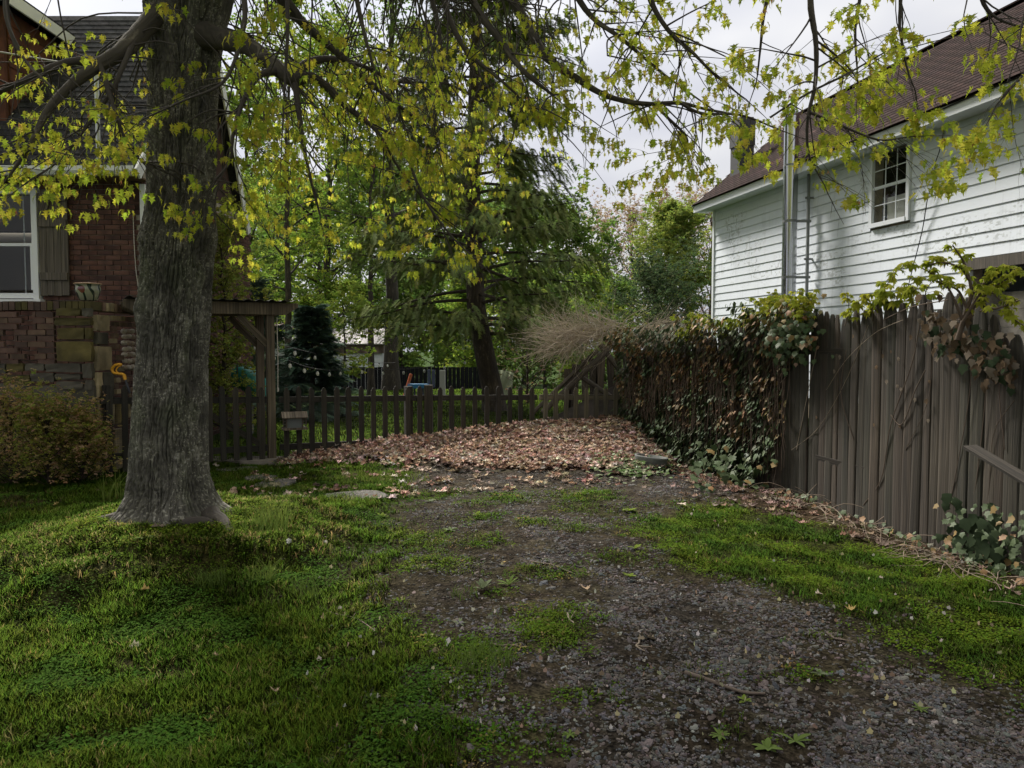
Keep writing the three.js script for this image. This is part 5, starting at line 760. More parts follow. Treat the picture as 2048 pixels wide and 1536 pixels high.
// conifers: whorled boughs carrying needle sprays
function sprayGeo(len, n, needle, droop) { const pos = [], idx = []; for (let i = 0; i < n; i++) { const t = (i + R()) / n, y = t * len, z = -droop * t * t * len; for (const s of [-1, 1]) { const a = rr(0, 3.14), l = needle * rr(0.7, 1.2) * (1 - 0.45 * t), cx = s * Math.cos(a * 0.4) * l * 0.85, cz = Math.sin(a) * l * 0.4 - 0.15 * l, w = needle * 0.11, o = pos.length / 3; pos.push(0, y - w, z, 0, y + w, z, cx, y + l * 0.6, z + cz); idx.push(o, o + 1, o + 2); } } const g = geoFrom(pos, idx); return g; }
function conifer(name, label, px, d, o) {
  R = rng(o.seed); const x = (px - CX) / F * d, gy = groundY(x, d), H = o.height, g = thing(name, label, 'tree', [x, gy - 0.05, -d]), wood = [], list = [], spray = sprayGeo(1, o.dense ?? 26, o.needle ?? 0.3, 0.25);
  const path = (y) => V(pl(o.axis, y), y, 0), trunk = [], tr = []; for (let i = 0; i <= 24; i++) { const y = i / 24 * H; trunk.push(path(y)); tr.push(o.r * (1 - 0.93 * i / 24) * (i ? 1 : 1.25)); }
  part(g, 'trunk', tube(trunk, tr, 16), o.bark ?? bgBark[0]);
  const nb = o.boughs; for (let i = 0; i < nb; i++) { const u = (i + R()) / nb, y = lerp(o.start, H * 0.985, u), a = i * 2.399 + rn() * 0.3, len = o.reach(u, a) * rr(0.8, 1.12), el = lerp(0.12, 0.75, u) + rn() * 0.22, n = 9, pts = [path(y)], rs = [Math.max(0.006, o.r * 0.2 * (1 - u * 0.75))]; let c = path(y), dd = V(Math.cos(a) * Math.cos(el), Math.sin(el), Math.sin(a) * Math.cos(el));
    for (let k = 1; k <= n; k++) { const t = k / n; dd.add(V(rn() * 0.07, -(o.sag ?? 0.09) * (t < 0.75 ? 1 : -0.6), rn() * 0.07)).normalize(); c = c.clone().addScaledVector(dd, len / n); pts.push(c); rs.push(rs[0] * (1 - 0.85 * t));
      if (t > (o.bareIn ?? 0.2)) for (let q = 0; q < (o.per ?? 5); q++) { const sd = V(-dd.z, 0, dd.x).multiplyScalar(rr(-1, 1)), hang = o.hang ?? 0.5, ax = dd.clone().multiplyScalar(rr(0.2, 0.9)).add(sd).add(V(0, -hang * rr(0.2, 1.4), 0)), s = o.spray * rr(0.6, 1.2) * (1 - 0.35 * t); list.push({ m: basis(c.clone().addScaledVector(dd, -R() * len / n).add(V(rn(), rn() * 1.2, rn()).multiplyScalar(o.scatter ?? 0)), ax, V(rn() * 0.5, 1, rn() * 0.5), s), c: vary(pick(o.tones), 0.25, 0.12) }); } }
    wood.push(tube(pts, rs, 6, false)); }
  part(g, 'boughs', mergeI(wood), o.bark ?? bgBark[0]).userData.kind = 'stuff';
  stuffOf(g, 'needles', spray, phy(col(1, 1, 1), { roughness: 1, specularIntensity: 0.2, side: THREE.DoubleSide }), list); return g;
}
{
  const d = 17, X0 = (990 - CX) / F * d, ax = [[990, 800], [968, 700], [952, 610], [948, 500], [945, 360], [950, 150], [955, -100]].map(([px, py]) => { const p = W(px, py, d); return [p.y, p.x - X0]; });
  conifer('hemlock_tree', 'tall dark evergreen with leaning lower trunk and drooping boughs', 990, d, { height: 14.5, r: 0.24, start: 1.7, boughs: 150, reach: (u, a) => lerp(3.35, 0.6, Math.pow(u, 1.0)) * (u < 0.06 ? 0.75 : 1), axis: ax, spray: 0.4, needle: 0.3, dense: 28, per: 19, hang: 0.65, sag: 0.06, bareIn: 0.34, scatter: 0.17, bark: barkMat(col(0.15, 0.12, 0.1)), tones: [col(0.18, 0.225, 0.085), col(0.21, 0.255, 0.09), col(0.15, 0.19, 0.075)], seed: 80 });
  conifer('blue_spruce', 'small blue green spruce behind the arbor post', 625, 15.5, { height: 2.3, r: 0.06, start: 0.15, boughs: 70, reach: (u) => lerp(0.95, 0.1, u), axis: [[0, 0], [3, 0]], spray: 0.34, needle: 0.24, dense: 34, per: 15, hang: 0.15, sag: 0.03, tones: [col(0.09, 0.145, 0.11), col(0.11, 0.165, 0.125)], seed: 81 });
  conifer('blue_spruce', 'wide dark blue green pine seen through the arbor', 505, 16.5, { height: 2.9, r: 0.06, start: 0.15, boughs: 70, reach: (u) => lerp(1.3, 0.15, u), axis: [[0, 0], [3, 0]], spray: 0.36, needle: 0.24, dense: 34, per: 15, hang: 0.15, sag: 0.03, tones: [col(0.08, 0.13, 0.1), col(0.1, 0.15, 0.11)], seed: 82 });
}

[[-6, -13, 9], [2.5, -15, 10], [9, -12, 8]].forEach(([x, d, h], i) => { const g = tree('street_tree', 'leafing street tree standing behind the photographer', CX, 1, { height: h, r: 0.2, start: 0.2, spread: 3.4, n: 1500, leaf: 0.2, jit: 0.4, tones: spring, seed: 90 + i, branches: 18, group: 'street trees behind the viewpoint' }); g.position.set(x, -0.05, -d); });
// ---------------------------------------------------------------- ivy over the stockade fence, creeper, dead brush
R = rng(808);
const ivyLeafGeo = (seed, cup) => { const q = rng(seed), out = [[0.06, -0.1], [0.38, -0.06], [0.34, 0.2], [0.5, 0.34], [0.24, 0.55], [0, 0.92]], pts = [...out, ...out.slice(0, -1).reverse().map(([x, y]) => [-x, y])], pos = [0, 0.25, 0], idx = []; for (const [x, y] of pts) pos.push(x * (0.9 + 0.2 * q()), y, -cup * (x * x + (y - 0.25) ** 2) + 0.04 * (q() - 0.5)); for (let i = 0; i < pts.length; i++) idx.push(0, 1 + i, 1 + (i + 1) % pts.length); return geoFrom(pos, idx); };
const ivyGeos = [ivyLeafGeo(1, 0.35), ivyLeafGeo(2, 0.1), ivyLeafGeo(3, -0.3)];
const ivyTones = [col(0.06, 0.09, 0.035), col(0.075, 0.105, 0.045), col(0.22, 0.15, 0.055), col(0.26, 0.15, 0.07), col(0.34, 0.25, 0.15), col(0.13, 0.155, 0.095)];
const ivyMats = ivyTones.map((c) => phy(c, { roughness: 0.6, specularIntensity: 0.55 })), ivyMat = phy(col(1, 1, 1), { roughness: 0.6, specularIntensity: 0.55 });
const limeTones = [col(0.3, 0.33, 0.03), col(0.36, 0.36, 0.04), col(0.24, 0.29, 0.03)];
const stemMat = std(col(0.1, 0.07, 0.05), { roughness: 0.9 }), paleStem = std(col(0.3, 0.24, 0.18), { roughness: 0.9 });
const fenceNormal = (d) => { const k = (stockX(d + 0.3) - stockX(d)) / 0.3; return V(-1, 0, k).normalize().multiplyScalar(1); };
function splitLeaves(parent, leaves, geos, mats, mat, tones, name, restName) { // biggest 300 as parts
  leaves.forEach((l) => { const [x, y, z] = toPx(l.p.x, l.p.y, l.p.z); l.key = x > 0 && x < 2048 && y > 0 && y < 1536 && z > 0 ? l.s / z * (l.out ?? 1) : 0; l.m = basis(l.p, l.ax, l.up, l.s); }); leaves.sort((a, b) => b.key - a.key); const rest = [];
  leaves.forEach((l, i) => { if (i < 300) { const m = part(parent, name, geos[i % geos.length], mats[l.t]); l.m.decompose(m.position, m.quaternion, m.scale); } else rest.push({ m: l.m, c: vary(tones[l.t], 0.25, 0.15) }); });
  if (rest.length) stuffOf(parent, restName, geos[0], mat, rest);
}
{
  const g = thing('ivy', 'dark ivy with brown dead leaves covering the older fence section', 'ivy'), leaves = [], stems = [];
  const edgeD = (y) => pl([[0, 8.05], [0.5, 7.75], [1, 7.85], [1.4, 7.6], [1.7, 7.35], [2, 7.3]], y);                 // where the bare boards begin
  for (let i = 0; i < 7200; i++) {
    const d = rr(7.3, 11.7), topY = stockTop(d) + 0.1 + 0.1 * n2(d * 2, 3), y = Math.pow(R(), 0.9) * topY; if (d < edgeD(y) + 0.12 * n2(y * 5, d * 3)) continue; const n = fenceNormal(d), bulge = 0.06 + 0.28 * sstep(0.7, 1.0, y / topY) + 0.22 * sstep(0.45, 0, y) + 0.05 * n2(d * 2.3, y * 2.3);
    const p = V(stockX(d), y + groundY(stockX(d), d) * 0.6, -d).addScaledVector(n, bulge * rr(0.3, 1.1) + 0.02); const low = y < 0.5, dead = n2(d * 1.2 + 8, y * 1.4) > -0.15 && !low;
    const t = y / topY > 0.88 && R() < 0.25 ? 1 : dead ? (R() < 0.62 ? 2 + Math.floor(R() * 3) : Math.floor(R() * 2)) : (R() < 0.75 ? Math.floor(R() * 2) : 5);
    leaves.push({ p, ax: V(n.x * 0.5 + rn() * 0.5, -0.8, n.z * 0.5 + rn() * 0.7), up: n.clone().add(V(rn() * 0.6, rr(0, 1.1), rn() * 0.6)), s: rr(0.04, 0.085) * (low ? 1.15 : 1), t, out: bulge });
  }
  for (let i = 0; i < 280; i++) { const d = rr(7.6, 11.5), n = fenceNormal(d), topY = stockTop(d), y1 = topY * rr(0.55, 1.02), y0 = Math.max(0.05, y1 - rr(0.4, 1.3)), pts = []; let x = 0; for (let k = 0; k <= 5; k++) { const y = lerp(y1, y0, k / 5); x += rn() * 0.03; pts.push(V(stockX(d) + n.x * (0.05 + 0.06 * R()), y, -d - x)); } stems.push(tube(pts, rr(0.0015, 0.0045), 4, false)); }
  part(g, 'stems', mergeI(stems), stemMat).userData.kind = 'stuff';
  splitLeaves(g, leaves, ivyGeos, ivyMats, ivyMat, ivyTones, 'leaf', 'leaves');
}
{ // ivy mound at the end of the bare boards, and foot of the fence
  const g = thing('ivy', 'bushy ivy clump with large pale leaves hanging over the fence end', 'ivy'), leaves = [], stems = [];
  for (let i = 0; i < 520; i++) { const u = rn() * 0.32, v = rn() * 0.2, c = W(1585, 640, 7.55), p = V(c.x + rn() * 0.18, c.y - 0.05 + v - 0.5 * Math.max(0, R() - 0.5), c.z + u); leaves.push({ p, ax: V(-0.3 + rn() * 0.5, -1, 0.3 + rn() * 0.5), up: V(-0.5 + rn() * 0.4, 0.7, 0.6 + rn() * 0.4), s: rr(0.04, 0.075), t: R() < 0.15 ? 4 : R() < 0.6 ? 0 : pick([0, 1, 1, 2, 3, 5]) }); }
  for (let i = 0; i < 330; i++) { const c = onGround(lerp(1380, 1640, R()), lerp(920, 985, R())), p = V(c.x, c.y + 0.35 * Math.pow(R(), 2) + 0.03, c.z); leaves.push({ p, ax: V(rn() * 0.7, -0.5, 0.6 + rn() * 0.5), up: V(rn() * 0.3, 1, 0.4), s: rr(0.06, 0.11), t: pick([0, 0, 1, 1, 0, 2]) }); }
  splitLeaves(g, leaves, ivyGeos, ivyMats, ivyMat, ivyTones, 'leaf', 'leaves');
}
{ // ground ivy round the stone planter
  const g = thing('ground_ivy', 'patch of small pale green ivy trailing round the concrete planter', 'ivy'), leaves = [];
  for (let i = 0; i < 620; i++) { const c = onGround(1270 + rn() * 75, 938 + rn() * 22); leaves.push({ p: V(c.x, c.y + rr(0.02, 0.09), c.z), ax: V(rn(), rn() * 0.3, rn()), up: V(rn() * 0.4, 1, rn() * 0.4), s: rr(0.03, 0.062), t: pick([0, 1, 2, 2]) }); }
  const tones = [col(0.07, 0.12, 0.035), col(0.1, 0.15, 0.05), col(0.2, 0.24, 0.13)], mats = tones.map((c) => leafMat(c, 0.25)); splitLeaves(g, leaves, ivyGeos, mats, ivyMat, tones, 'leaf', 'leaves');
}
const palmGeo = (() => { const q = []; for (let i = -2; i <= 2; i++) { const a = i * 0.62, l = 1 - 0.13 * Math.abs(i), pos = [], pts = [[0, 0], [0.13, 0.3], [0.17, 0.55], [0.1, 0.8], [0, 1], [-0.1, 0.8], [-0.17, 0.55], [-0.13, 0.3]]; pos.push(0, 0.5, 0); for (const [x, y] of pts) pos.push(x, y, 0.35 * Math.abs(x) - 0.28 * y * y); const idx = []; for (let k = 0; k < 8; k++) idx.push(0, 1 + k, 1 + (k + 1) % 8); const g = geoFrom(pos, idx); g.scale(l, l, l); g.rotateZ(-a); q.push(g); } return mergeGeometries(q); })();
function creeper(name, label, stemsPx, n, size, spreadPx) { // stems: polylines of [px, py, depth, radius]; five-fingered leaves
  const g = thing(name, label, 'vine'), leaves = [], twigs = [];
  for (const s of stemsPx) { const c = new THREE.CatmullRomCurve3(s.map(([x, y, d]) => W(x, y, d))), k = s.length * 5, pts = c.getPoints(k), r = pts.map((_, i) => { const t = i / k * (s.length - 1), j = Math.min(s.length - 2, Math.floor(t)); return lerp(s[j][3], s[j + 1][3], t - j); }); part(g, 'stem', tube(pts, r, 7), stemMat);
    for (let i = Math.floor(k * 0.25); i <= k; i += 1) { if (R() > n) continue; const p = pts[i].clone(), out = V(rn(), rr(0.1, 0.9), rn()).normalize(), q = p.clone().addScaledVector(out, rr(0.02, 0.07)); twigs.push(tube([p, q], 0.0015, 4, false)); for (let j = 0; j < 2; j++) leaves.push({ p: q, ax: V(out.x * 0.8 + rn() * 0.5, -rr(0.2, 1), out.z * 0.8 + rn() * 0.5), up: V(rn() * 0.4, 1, 0.3 + rn() * 0.4), s: size * rr(0.6, 1.2), t: Math.floor(R() * 3) }); } }
  if (twigs.length) part(g, 'leaf_stalks', mergeI(twigs), paleStem).userData.kind = 'stuff';
  splitLeaves(g, leaves, [palmGeo], limeTones.map((c) => leafMat(c, 0.55)), leafMat(col(1, 1, 1), 0.55), limeTones, 'leaf', 'leaves'); return g;
}
creeper('virginia_creeper', 'woody creeper with lime five fingered leaves branching above the stockade fence', [
  [[1915, 680, 5.35, .02], [1930, 630, 5.35, .016], [1942, 590, 5.35, .013], [1938, 555, 5.35, .01], [1925, 520, 5.35, .007], [1905, 490, 5.35, .004]],
  [[1938, 560, 5.35, .009], [1920, 535, 5.3, .007], [1880, 525, 5.3, .005], [1860, 530, 5.3, .003]], [[1942, 590, 5.35, .01], [1975, 560, 5.3, .007], [2000, 535, 5.25, .004], [2030, 540, 5.2, .003]],
  [[1935, 620, 5.35, .011], [1915, 580, 5.4, .008], [1895, 570, 5.45, .006], [1860, 545, 5.5, .005], [1820, 530, 5.6, .003], [1780, 550, 5.6, .002]], [[1925, 640, 5.35, .012], [1890, 570, 5.4, .006], [1850, 560, 5.45, .004], [1815, 570, 5.5, .003]],
  [[1930, 635, 5.35, .012], [1970, 590, 5.3, .009], [2010, 560, 5.2, .006], [2040, 550, 5.15, .003]], [[1930, 630, 5.35, .01], [1985, 580, 5.3, .006], [2025, 565, 5.25, .003]], [[1925, 645, 5.3, .01], [1970, 580, 5.2, .006], [2000, 600, 5.15, .004], [2020, 620, 5.1, .003]], [[1960, 622, 5.2, .008], [2000, 615, 5.1, .006], [2040, 600, 5.0, .004]], [[2000, 620, 5.1, .006], [2030, 640, 5.0, .004], [2060, 660, 4.95, .003]]], 0.75, 0.058);
creeper('creeper_shoots', 'row of lime creeper shoots sprouting along the stockade fence top', [[1715, 620, 6.6], [1745, 612, 6.5], [1775, 600, 6.35], [1800, 595, 6.25], [1830, 590, 6.1], [1860, 585, 6.0], [1765, 580, 6.4], [1690, 622, 6.8]].map(([x, y, d]) => [[x, y + 30, d, .005], [x + rn() * 12, y, d, .004], [x + rn() * 25, y - rr(10, 40), d - 0.1, .002]]), 0.7, 0.075);
creeper('creeper_shoots', 'lime creeper growth topping the ivy covered fence', Array.from({ length: 74 }, (_, i) => { const x = lerp(1355, 1625, R()), d = pl([[1355, 10.1], [1450, 8.95], [1625, 7.35]], x), y = pl([[1355, 655], [1450, 625], [1560, 600], [1625, 600]], x) + rr(-6, 40); return [[x, y + 25, d + 0.05, .004], [x + rn() * 12, y, d - 0.1, .003], [x + rn() * 22, y - rr(-5, 18), d - 0.25, .002]]; }), 0.62, 0.054);
{ // dry vines on the bare boards and dead hanging leaves at the right
  const g = thing('dead_vine', 'dry vine stems with withered leaves hanging on the stockade boards', 'vine'), leaves = [];
  const fx = (px, py) => { const u = (px - CX) / F; let d = 6; for (let i = 0; i < 30; i++) d = stockX(d) / u; const p = W(px, py, d); p.x -= 0.035; return p; };
  const lines = [[[1815, 640], [1790, 650], [1760, 665], [1700, 720], [1660, 780]], [[1745, 650], [1700, 760], [1640, 860], [1590, 900]], [[1850, 640], [1835, 720], [1790, 850], [1770, 960], [1735, 1010]], [[1880, 620], [1865, 800], [1820, 900]], [[1700, 700], [1690, 790], [1715, 880]], [[1955, 660], [1950, 780], [1930, 900], [1915, 980], [1900, 1060]], [[1990, 700], [1975, 860], [1960, 980], [1935, 1090]], [[2040, 800], [2000, 860], [1985, 1000], [1960, 1080]], [[1790, 830], [1810, 850], [1840, 780], [1860, 740]], [[1640, 700], [1620, 800], [1600, 900]], [[2030, 700], [2010, 760], [2020, 900]], [[1930, 640], [1890, 640], [1850, 660]], [[1905, 600], [1830, 615], [1775, 640]]];
  for (const l of lines) part(g, 'stem', tube(spline(l.map(([x, y]) => fx(x, y)), 24), rr(0.002, 0.0045), 5), R() < 0.75 ? stemMat : paleStem);
  for (let i = 0; i < 210; i++) { const px = rr(1870, 2048), py = pl([[1870, 640], [1960, 690], [2048, 730]], px) + rn() * 45, p = fx(px, py); p.x -= R() * 0.09; leaves.push({ p, ax: V(rn() * 0.4, -1, rn() * 0.4), up: V(-1, rn() * 0.5, 0.4 + rn() * 0.4), s: rr(0.04, 0.085), t: Math.floor(R() * 4) }); }
  for (let i = 0; i < 70; i++) { const px = rr(1900, 2048), py = pl([[1900, 1030], [2048, 1100]], px) + rn() * 50, p = fx(px, py); p.x -= R() * 0.15; leaves.push({ p, ax: V(rn() * 0.4, -1, rn() * 0.4), up: V(-1, 0.6, 0.5), s: rr(0.06, 0.11), t: 3 }); }
  for (let i = 0; i < 20; i++) { const p = fx(rr(1640, 1900), rr(640, 860)); leaves.push({ p, ax: V(0, -1, rn()), up: V(-1, 0.2, 0.3), s: rr(0.03, 0.05), t: Math.floor(R() * 3) }); }
  const tones = [col(0.16, 0.11, 0.07), col(0.22, 0.18, 0.14), col(0.1, 0.07, 0.045), col(0.045, 0.065, 0.035)]; splitLeaves(g, leaves, ivyGeos, tones.map((c) => leafMat(c, 0.15)), ivyMat, tones, 'leaf', 'leaves');
}
{ // broken boards and poles behind the picket fence, with a mound of dead brush on top
  R = rng(811); const pole = woodMat(col(0.15, 0.13, 0.11)), brd = [woodMat(col(0.14, 0.115, 0.09)), woodMat(col(0.19, 0.155, 0.125)), woodMat(col(0.11, 0.09, 0.075))];
  const sh = thing('collapsed_shed', 'collapsed shed of grey boards and slanting poles behind the pale pickets', 'shed');
  const Q = (x, y, d) => W(x, y, d); for (const [x0, y0, x1, y1, d, r] of [[1062, 830, 1195, 700, 12.3, .035], [1085, 825, 1225, 690, 12.1, .045], [1240, 690, 1290, 820, 12.3, .05], [1150, 745, 1260, 820, 12.5, .04], [1200, 690, 1255, 760, 12.2, .045], [1290, 690, 1240, 690, 12.4, .04]]) part(sh, 'pole', tube([Q(x0, y0, d), Q(x1, y1, d + 0.05)], r, 8), pole);
  for (let i = 0; i < 9; i++) { const x = 1135 + i * 17, lean = rn() * 8; part(sh, 'board', bar(Q(x + lean, 860, 12.9), Q(x, 700 + Math.abs(i - 4) * 6 + rr(0, 14), 12.9), rr(0.1, 0.14), 0.022, i * 0.3), pick(brd)); }
  part(sh, 'sheet', bar(Q(1090, 875, 12.75), Q(1240, 800, 12.75), 0.5, 0.03), plainMat(col(0.2, 0.17, 0.15)));
  const bp = thing('brush_mound', 'mound of pale dry bare vine stems on the collapsed shed', 'brush'), st = [], c = W(1225, 668, 12.3), tones2 = [];
  const shoot = (s, dir, len, r, lev) => { const pts = [s], rs = [r], n = 8; let q = s, dd = dir.clone().normalize(), curl = V(rn(), rn() * 0.6, rn()).multiplyScalar(0.1); for (let k = 1; k <= n; k++) { dd.add(curl).add(V(rn() * 0.3, rn() * 0.28 - 0.03, rn() * 0.3)).normalize(); q = q.clone().addScaledVector(dd, len / n); pts.push(q); rs.push(r * (1 - 0.75 * k / n)); if (lev && k > 2 && R() < 0.3) shoot(q, dd.clone().add(V(rn(), rn(), rn())), len * rr(0.3, 0.6), rs[k] * 0.7, lev - 1); } st.push(tube(pts, rs, 4, false)); };
  for (let i = 0; i < 800; i++) { const u = R(), s = V(c.x - 0.95 + u * 1.9 + rn() * 0.1, c.y - 0.28 + 0.3 * Math.sin(0.35 + u * 2.6) + rn() * 0.17, c.z + rn() * 0.35), left = u < 0.62, az = left ? Math.PI + rn() * 1.1 : rn() * 0.8, el = left ? rr(-0.7, 0.9) : rr(-0.1, 0.6); shoot(s, V(Math.cos(az) * Math.cos(el), Math.sin(el), Math.sin(az) * Math.cos(el)), rr(0.28, 0.92), rr(0.0028, 0.0062), 1); }
  part(bp, 'stems', mergeI(st), std(col(0.47, 0.39, 0.3), { roughness: 0.9 })).userData.kind = 'stuff';
  for (const [x0, y0, x1, y1, x2, y2] of [[1190, 680, 1175, 640, 1165, 610], [1205, 675, 1180, 650, 1170, 615], [1240, 672, 1250, 640, 1300, 610], [1250, 680, 1300, 655, 1370, 635], [1230, 690, 1200, 640, 1205, 600]]) part(bp, 'cane', tube(spline([W(x0, y0, 12.2), W(x1, y1, 12.1), W(x2, y2, 12.0)], 16), Array.from({ length: 17 }, (_, i) => lerp(0.012, 0.004, i / 16)), 6), std(col(0.4, 0.33, 0.22)));
  const tuft = []; for (let i = 0; i < 160; i++) tuft.push({ m: basis(V(c.x + rn() * 0.5, c.y + 0.03 + rn() * 0.1, c.z + rn() * 0.3), V(rn(), 0.4, rn()), V(0, 1, 0), rr(0.025, 0.05)), c: vary(pick(limeTones), 0.2) }); stuffOf(bp, 'sprouts', ivyGeos[1], leafMat(col(1, 1, 1), 0.5), tuft);
}

{ // tangle of dry stems and ivy at the foot of the stockade fence
  R = rng(815); const g = thing('stem_tangle', 'tangle of dry stems and dark ivy at the foot of the stockade fence', 'brush'), st = [], leaves = [];
  for (let i = 0; i < 170; i++) { const d = rr(3.6, 7.6), x = stockX(d) - rr(0.04, 0.5) * (0.5 + 0.5 * R()), y = groundY(x, d), a = rr(0, 6.3), len = rr(0.2, 0.65), pts = [V(x, y + 0.005, -d)]; let dd = V(Math.cos(a), rr(0.15, 1.1), Math.sin(a)).normalize(), q = pts[0]; for (let k = 0; k < 7; k++) { dd.add(V(rn() * 0.3, -0.2 + rn() * 0.15, rn() * 0.3)).normalize(); q = q.clone().addScaledVector(dd, len / 7); if (q.y < y + 0.004) q.y = y + 0.004; pts.push(q); } st.push(tube(pts, pts.map((_, k) => rr(0.0025, 0.004) * (1 - 0.08 * k)), 4, false)); }
  part(g, 'stems', mergeI(st), std(col(0.26, 0.2, 0.15), { roughness: 0.9 })).userData.kind = 'stuff';
  for (let i = 0; i < 300; i++) { const d = R() < 0.75 ? rr(4.2, 5.5) : rr(5.5, 7.8), x = stockX(d) - 0.04 - 0.22 * R() * R(), y = groundY(x, d) + 0.42 * Math.pow(R(), 2) * (d < 5.5 ? 1 : 0.12); leaves.push({ p: V(x, y + 0.02, -d), ax: V(-0.4 + rn() * 0.5, -0.8, rn() * 0.7), up: V(-0.8 + rn() * 0.4, 0.8, 0.4 + rn() * 0.4), s: rr(0.035, 0.065), t: pick([0, 0, 0, 1, 1, 2, 3]) }); }
  splitLeaves(g, leaves, ivyGeos, ivyMats, ivyMat, ivyTones, 'leaf', 'leaves');
}
{ // pale petals blown over turf and drive
  const l = []; for (let i = 0; i < 260; i++) { const p = onGround(R() < 0.6 ? rr(1380, 2048) : rr(600, 1400), rr(1010, 1480)); l.push({ m: mat4(V(p.x, p.y + 0.025, p.z), new THREE.Euler(rn() * 0.6, rr(0, 6.3), rn() * 0.6), rr(0.012, 0.028)), c: vary(pick([col(0.6, 0.55, 0.5), col(0.5, 0.45, 0.25), col(0.35, 0.25, 0.18)]), 0.2) }); }
  stuffOf(scene, 'fallen_petals', ivyGeos[1], leafMat(col(1, 1, 1), 0.2), l, 'tiny pale petals and scraps scattered over turf and drive', 'petals');
}
// ---------------------------------------------------------------- back yard: shed, black fence, play things, lights
R = rng(909);
{
  const d = 38, a = W(596, 690, d), b = W(764, 690, d), yB = -1.2, eave = W(700, 697, d).y, ridge = W(700, 657, d).y, g = thing('white_shed', 'white sided shed with pale metal roof beyond the black fence', 'shed', [0, 0, 0]);
  const x0 = a.x, x1 = b.x, wm = std(col(0.72, 0.74, 0.78), { roughness: 0.6 });
  part(g, 'wall', box(x1 - x0, eave - yB, 3.5, (x0 + x1) / 2, (eave + yB) / 2, -d - 1.75), wm);
  for (let y = yB + 0.1, i = 0; y < eave - 0.1; y += 0.2, i++) part(g, 'clapboard', box(x1 - x0, 0.19, 0.02).rotateX(-0.06).translate((x0 + x1) / 2, y + 0.1, -d + 0.016), wm);
  part(g, 'band', box(x1 - x0 + 0.3, 0.5, 0.1, (x0 + x1) / 2, eave + 0.02, -d + 0.1), plainMat(col(0.34, 0.24, 0.2)));
  const rf = part(g, 'roof', bar(V(0, eave + 0.22, -d + 0.35), V(0, ridge, -d - 1.8), x1 - x0 + 1.2, 0.05).translate((x0 + x1) / 2, 0, 0), std(col(0.6, 0.55, 0.55), { roughness: 0.45, metalness: 0.2 }));
  for (let x = x0 - 0.5; x < x1 + 0.6; x += 0.4) part(rf, 'rib', bar(V(x, eave + 0.25, -d + 0.35), V(x, ridge + 0.04, -d - 1.8), 0.05, 0.05), std(col(0.5, 0.46, 0.46), { roughness: 0.45 }));
  const g2 = thing('lean_to', 'small rusty metal lean to roof seen through the arbor', 'shed', [0, 0, 0]), e = W(506, 680, 34), f = W(545, 652, 34);
  part(g2, 'roof', bar(V((e.x + f.x) / 2, e.y, -33.5), V((e.x + f.x) / 2, f.y + 0.1, -35.5), 2.2, 0.05), std(col(0.38, 0.3, 0.28), { roughness: 0.5 }));
  for (let k = 0; k < 8; k++) part(g2, 'rib', bar(V((e.x + f.x) / 2 - 1.05 + k * 0.3, e.y + 0.05, -33.5), V((e.x + f.x) / 2 - 1.05 + k * 0.3, f.y + 0.15, -35.5), 0.06, 0.04), std(col(0.3, 0.2, 0.18)));
  part(g2, 'wall', box(2.0, e.y + 1.3, 1.6, (e.x + f.x) / 2, (e.y - 1.35) / 2, -34.6), std(col(0.4, 0.4, 0.42)));
}
{
  const d = 27, g = thing('black_fence', 'black board fence at the back of the yard', 'fence'), m = phy(col(0.01, 0.01, 0.012), { roughness: 0.9, specularIntensity: 0.3 }), x0 = W(470, 740, d).x, x1 = W(968, 740, d).x, t = W(700, 735, d).y;
  for (let x = x0, i = 0; x < x1; x += 0.145, i++) { const gy = groundY(x, d); part(g, 'board', box(0.135, t - gy + 0.03, 0.02, 0, 0, 0, i), m, [x, (t + gy) / 2 + rr(-.01, .01), -d + (i % 2) * 0.012]); }
}
{ // teal tube slide
  const g = thing('tube_slide', 'teal plastic tube slide behind the garden gate', 'slide'), d = 13, pts = spline([W(470, 752, d), W(490, 755, d), W(512, 772, d), W(520, 795, d)], 24);
  part(g, 'tube', tube(pts, 0.2, 24, false), phy(col(0.01, 0.16, 0.14), { roughness: 0.35 })); for (const k of [3, 12, 20]) { const t = pts[k + 1].clone().sub(pts[k]).normalize(); part(g, 'flange', tube([pts[k].clone().addScaledVector(t, -0.02), pts[k].clone().addScaledVector(t, 0.02)], 0.215, 24, false), phy(col(0.01, 0.14, 0.12), { roughness: 0.4 })); }
  part(g, 'support_leg', tube([V(pts[12].x, -0.05, pts[12].z), pts[12]], 0.03, 8), std(col(0.2, 0.2, 0.2)));
}
{ // swing set with orange pole
  const d = 22, g = thing('play_set', 'play frame with orange pole and blue seat behind the pickets', 'play set'), orange = std(col(0.45, 0.1, 0.03), { roughness: 0.5 }), blue = std(col(0.02, 0.14, 0.3), { roughness: 0.5 }), slate = std(col(0.06, 0.07, 0.12), { roughness: 0.6 });
  const b0 = W(808, 785, d); part(g, 'slanted_pole', tube([V(b0.x, groundY(b0.x, d), -d), W(822, 748, d)], 0.045, 8), orange);
  part(g, 'seat', box(0.6, 0.12, 0.3, W(837, 765, d).x, W(837, 772, d).y, -d), blue); for (const px of [829, 846]) { const p = W(px, 775, d); part(g, 'leg', box(0.05, p.y - groundY(p.x, d), 0.05, p.x, (p.y + groundY(p.x, d)) / 2, -d), slate); }
  for (const [x0, x1] of [[855, 861], [864, 870]]) part(g, 'panel', box((x1 - x0) / F * d, 0.5, 0.05, W((x0 + x1) / 2, 755, d).x, W(860, 757, d).y, -d), slate); part(g, 'panel_post', box(0.06, W(858, 775, d).y + 0.1, 0.06, W(863, 775, d).x, W(858, 775, d).y / 2 - 0.03, -d + 0.06), slate);
}
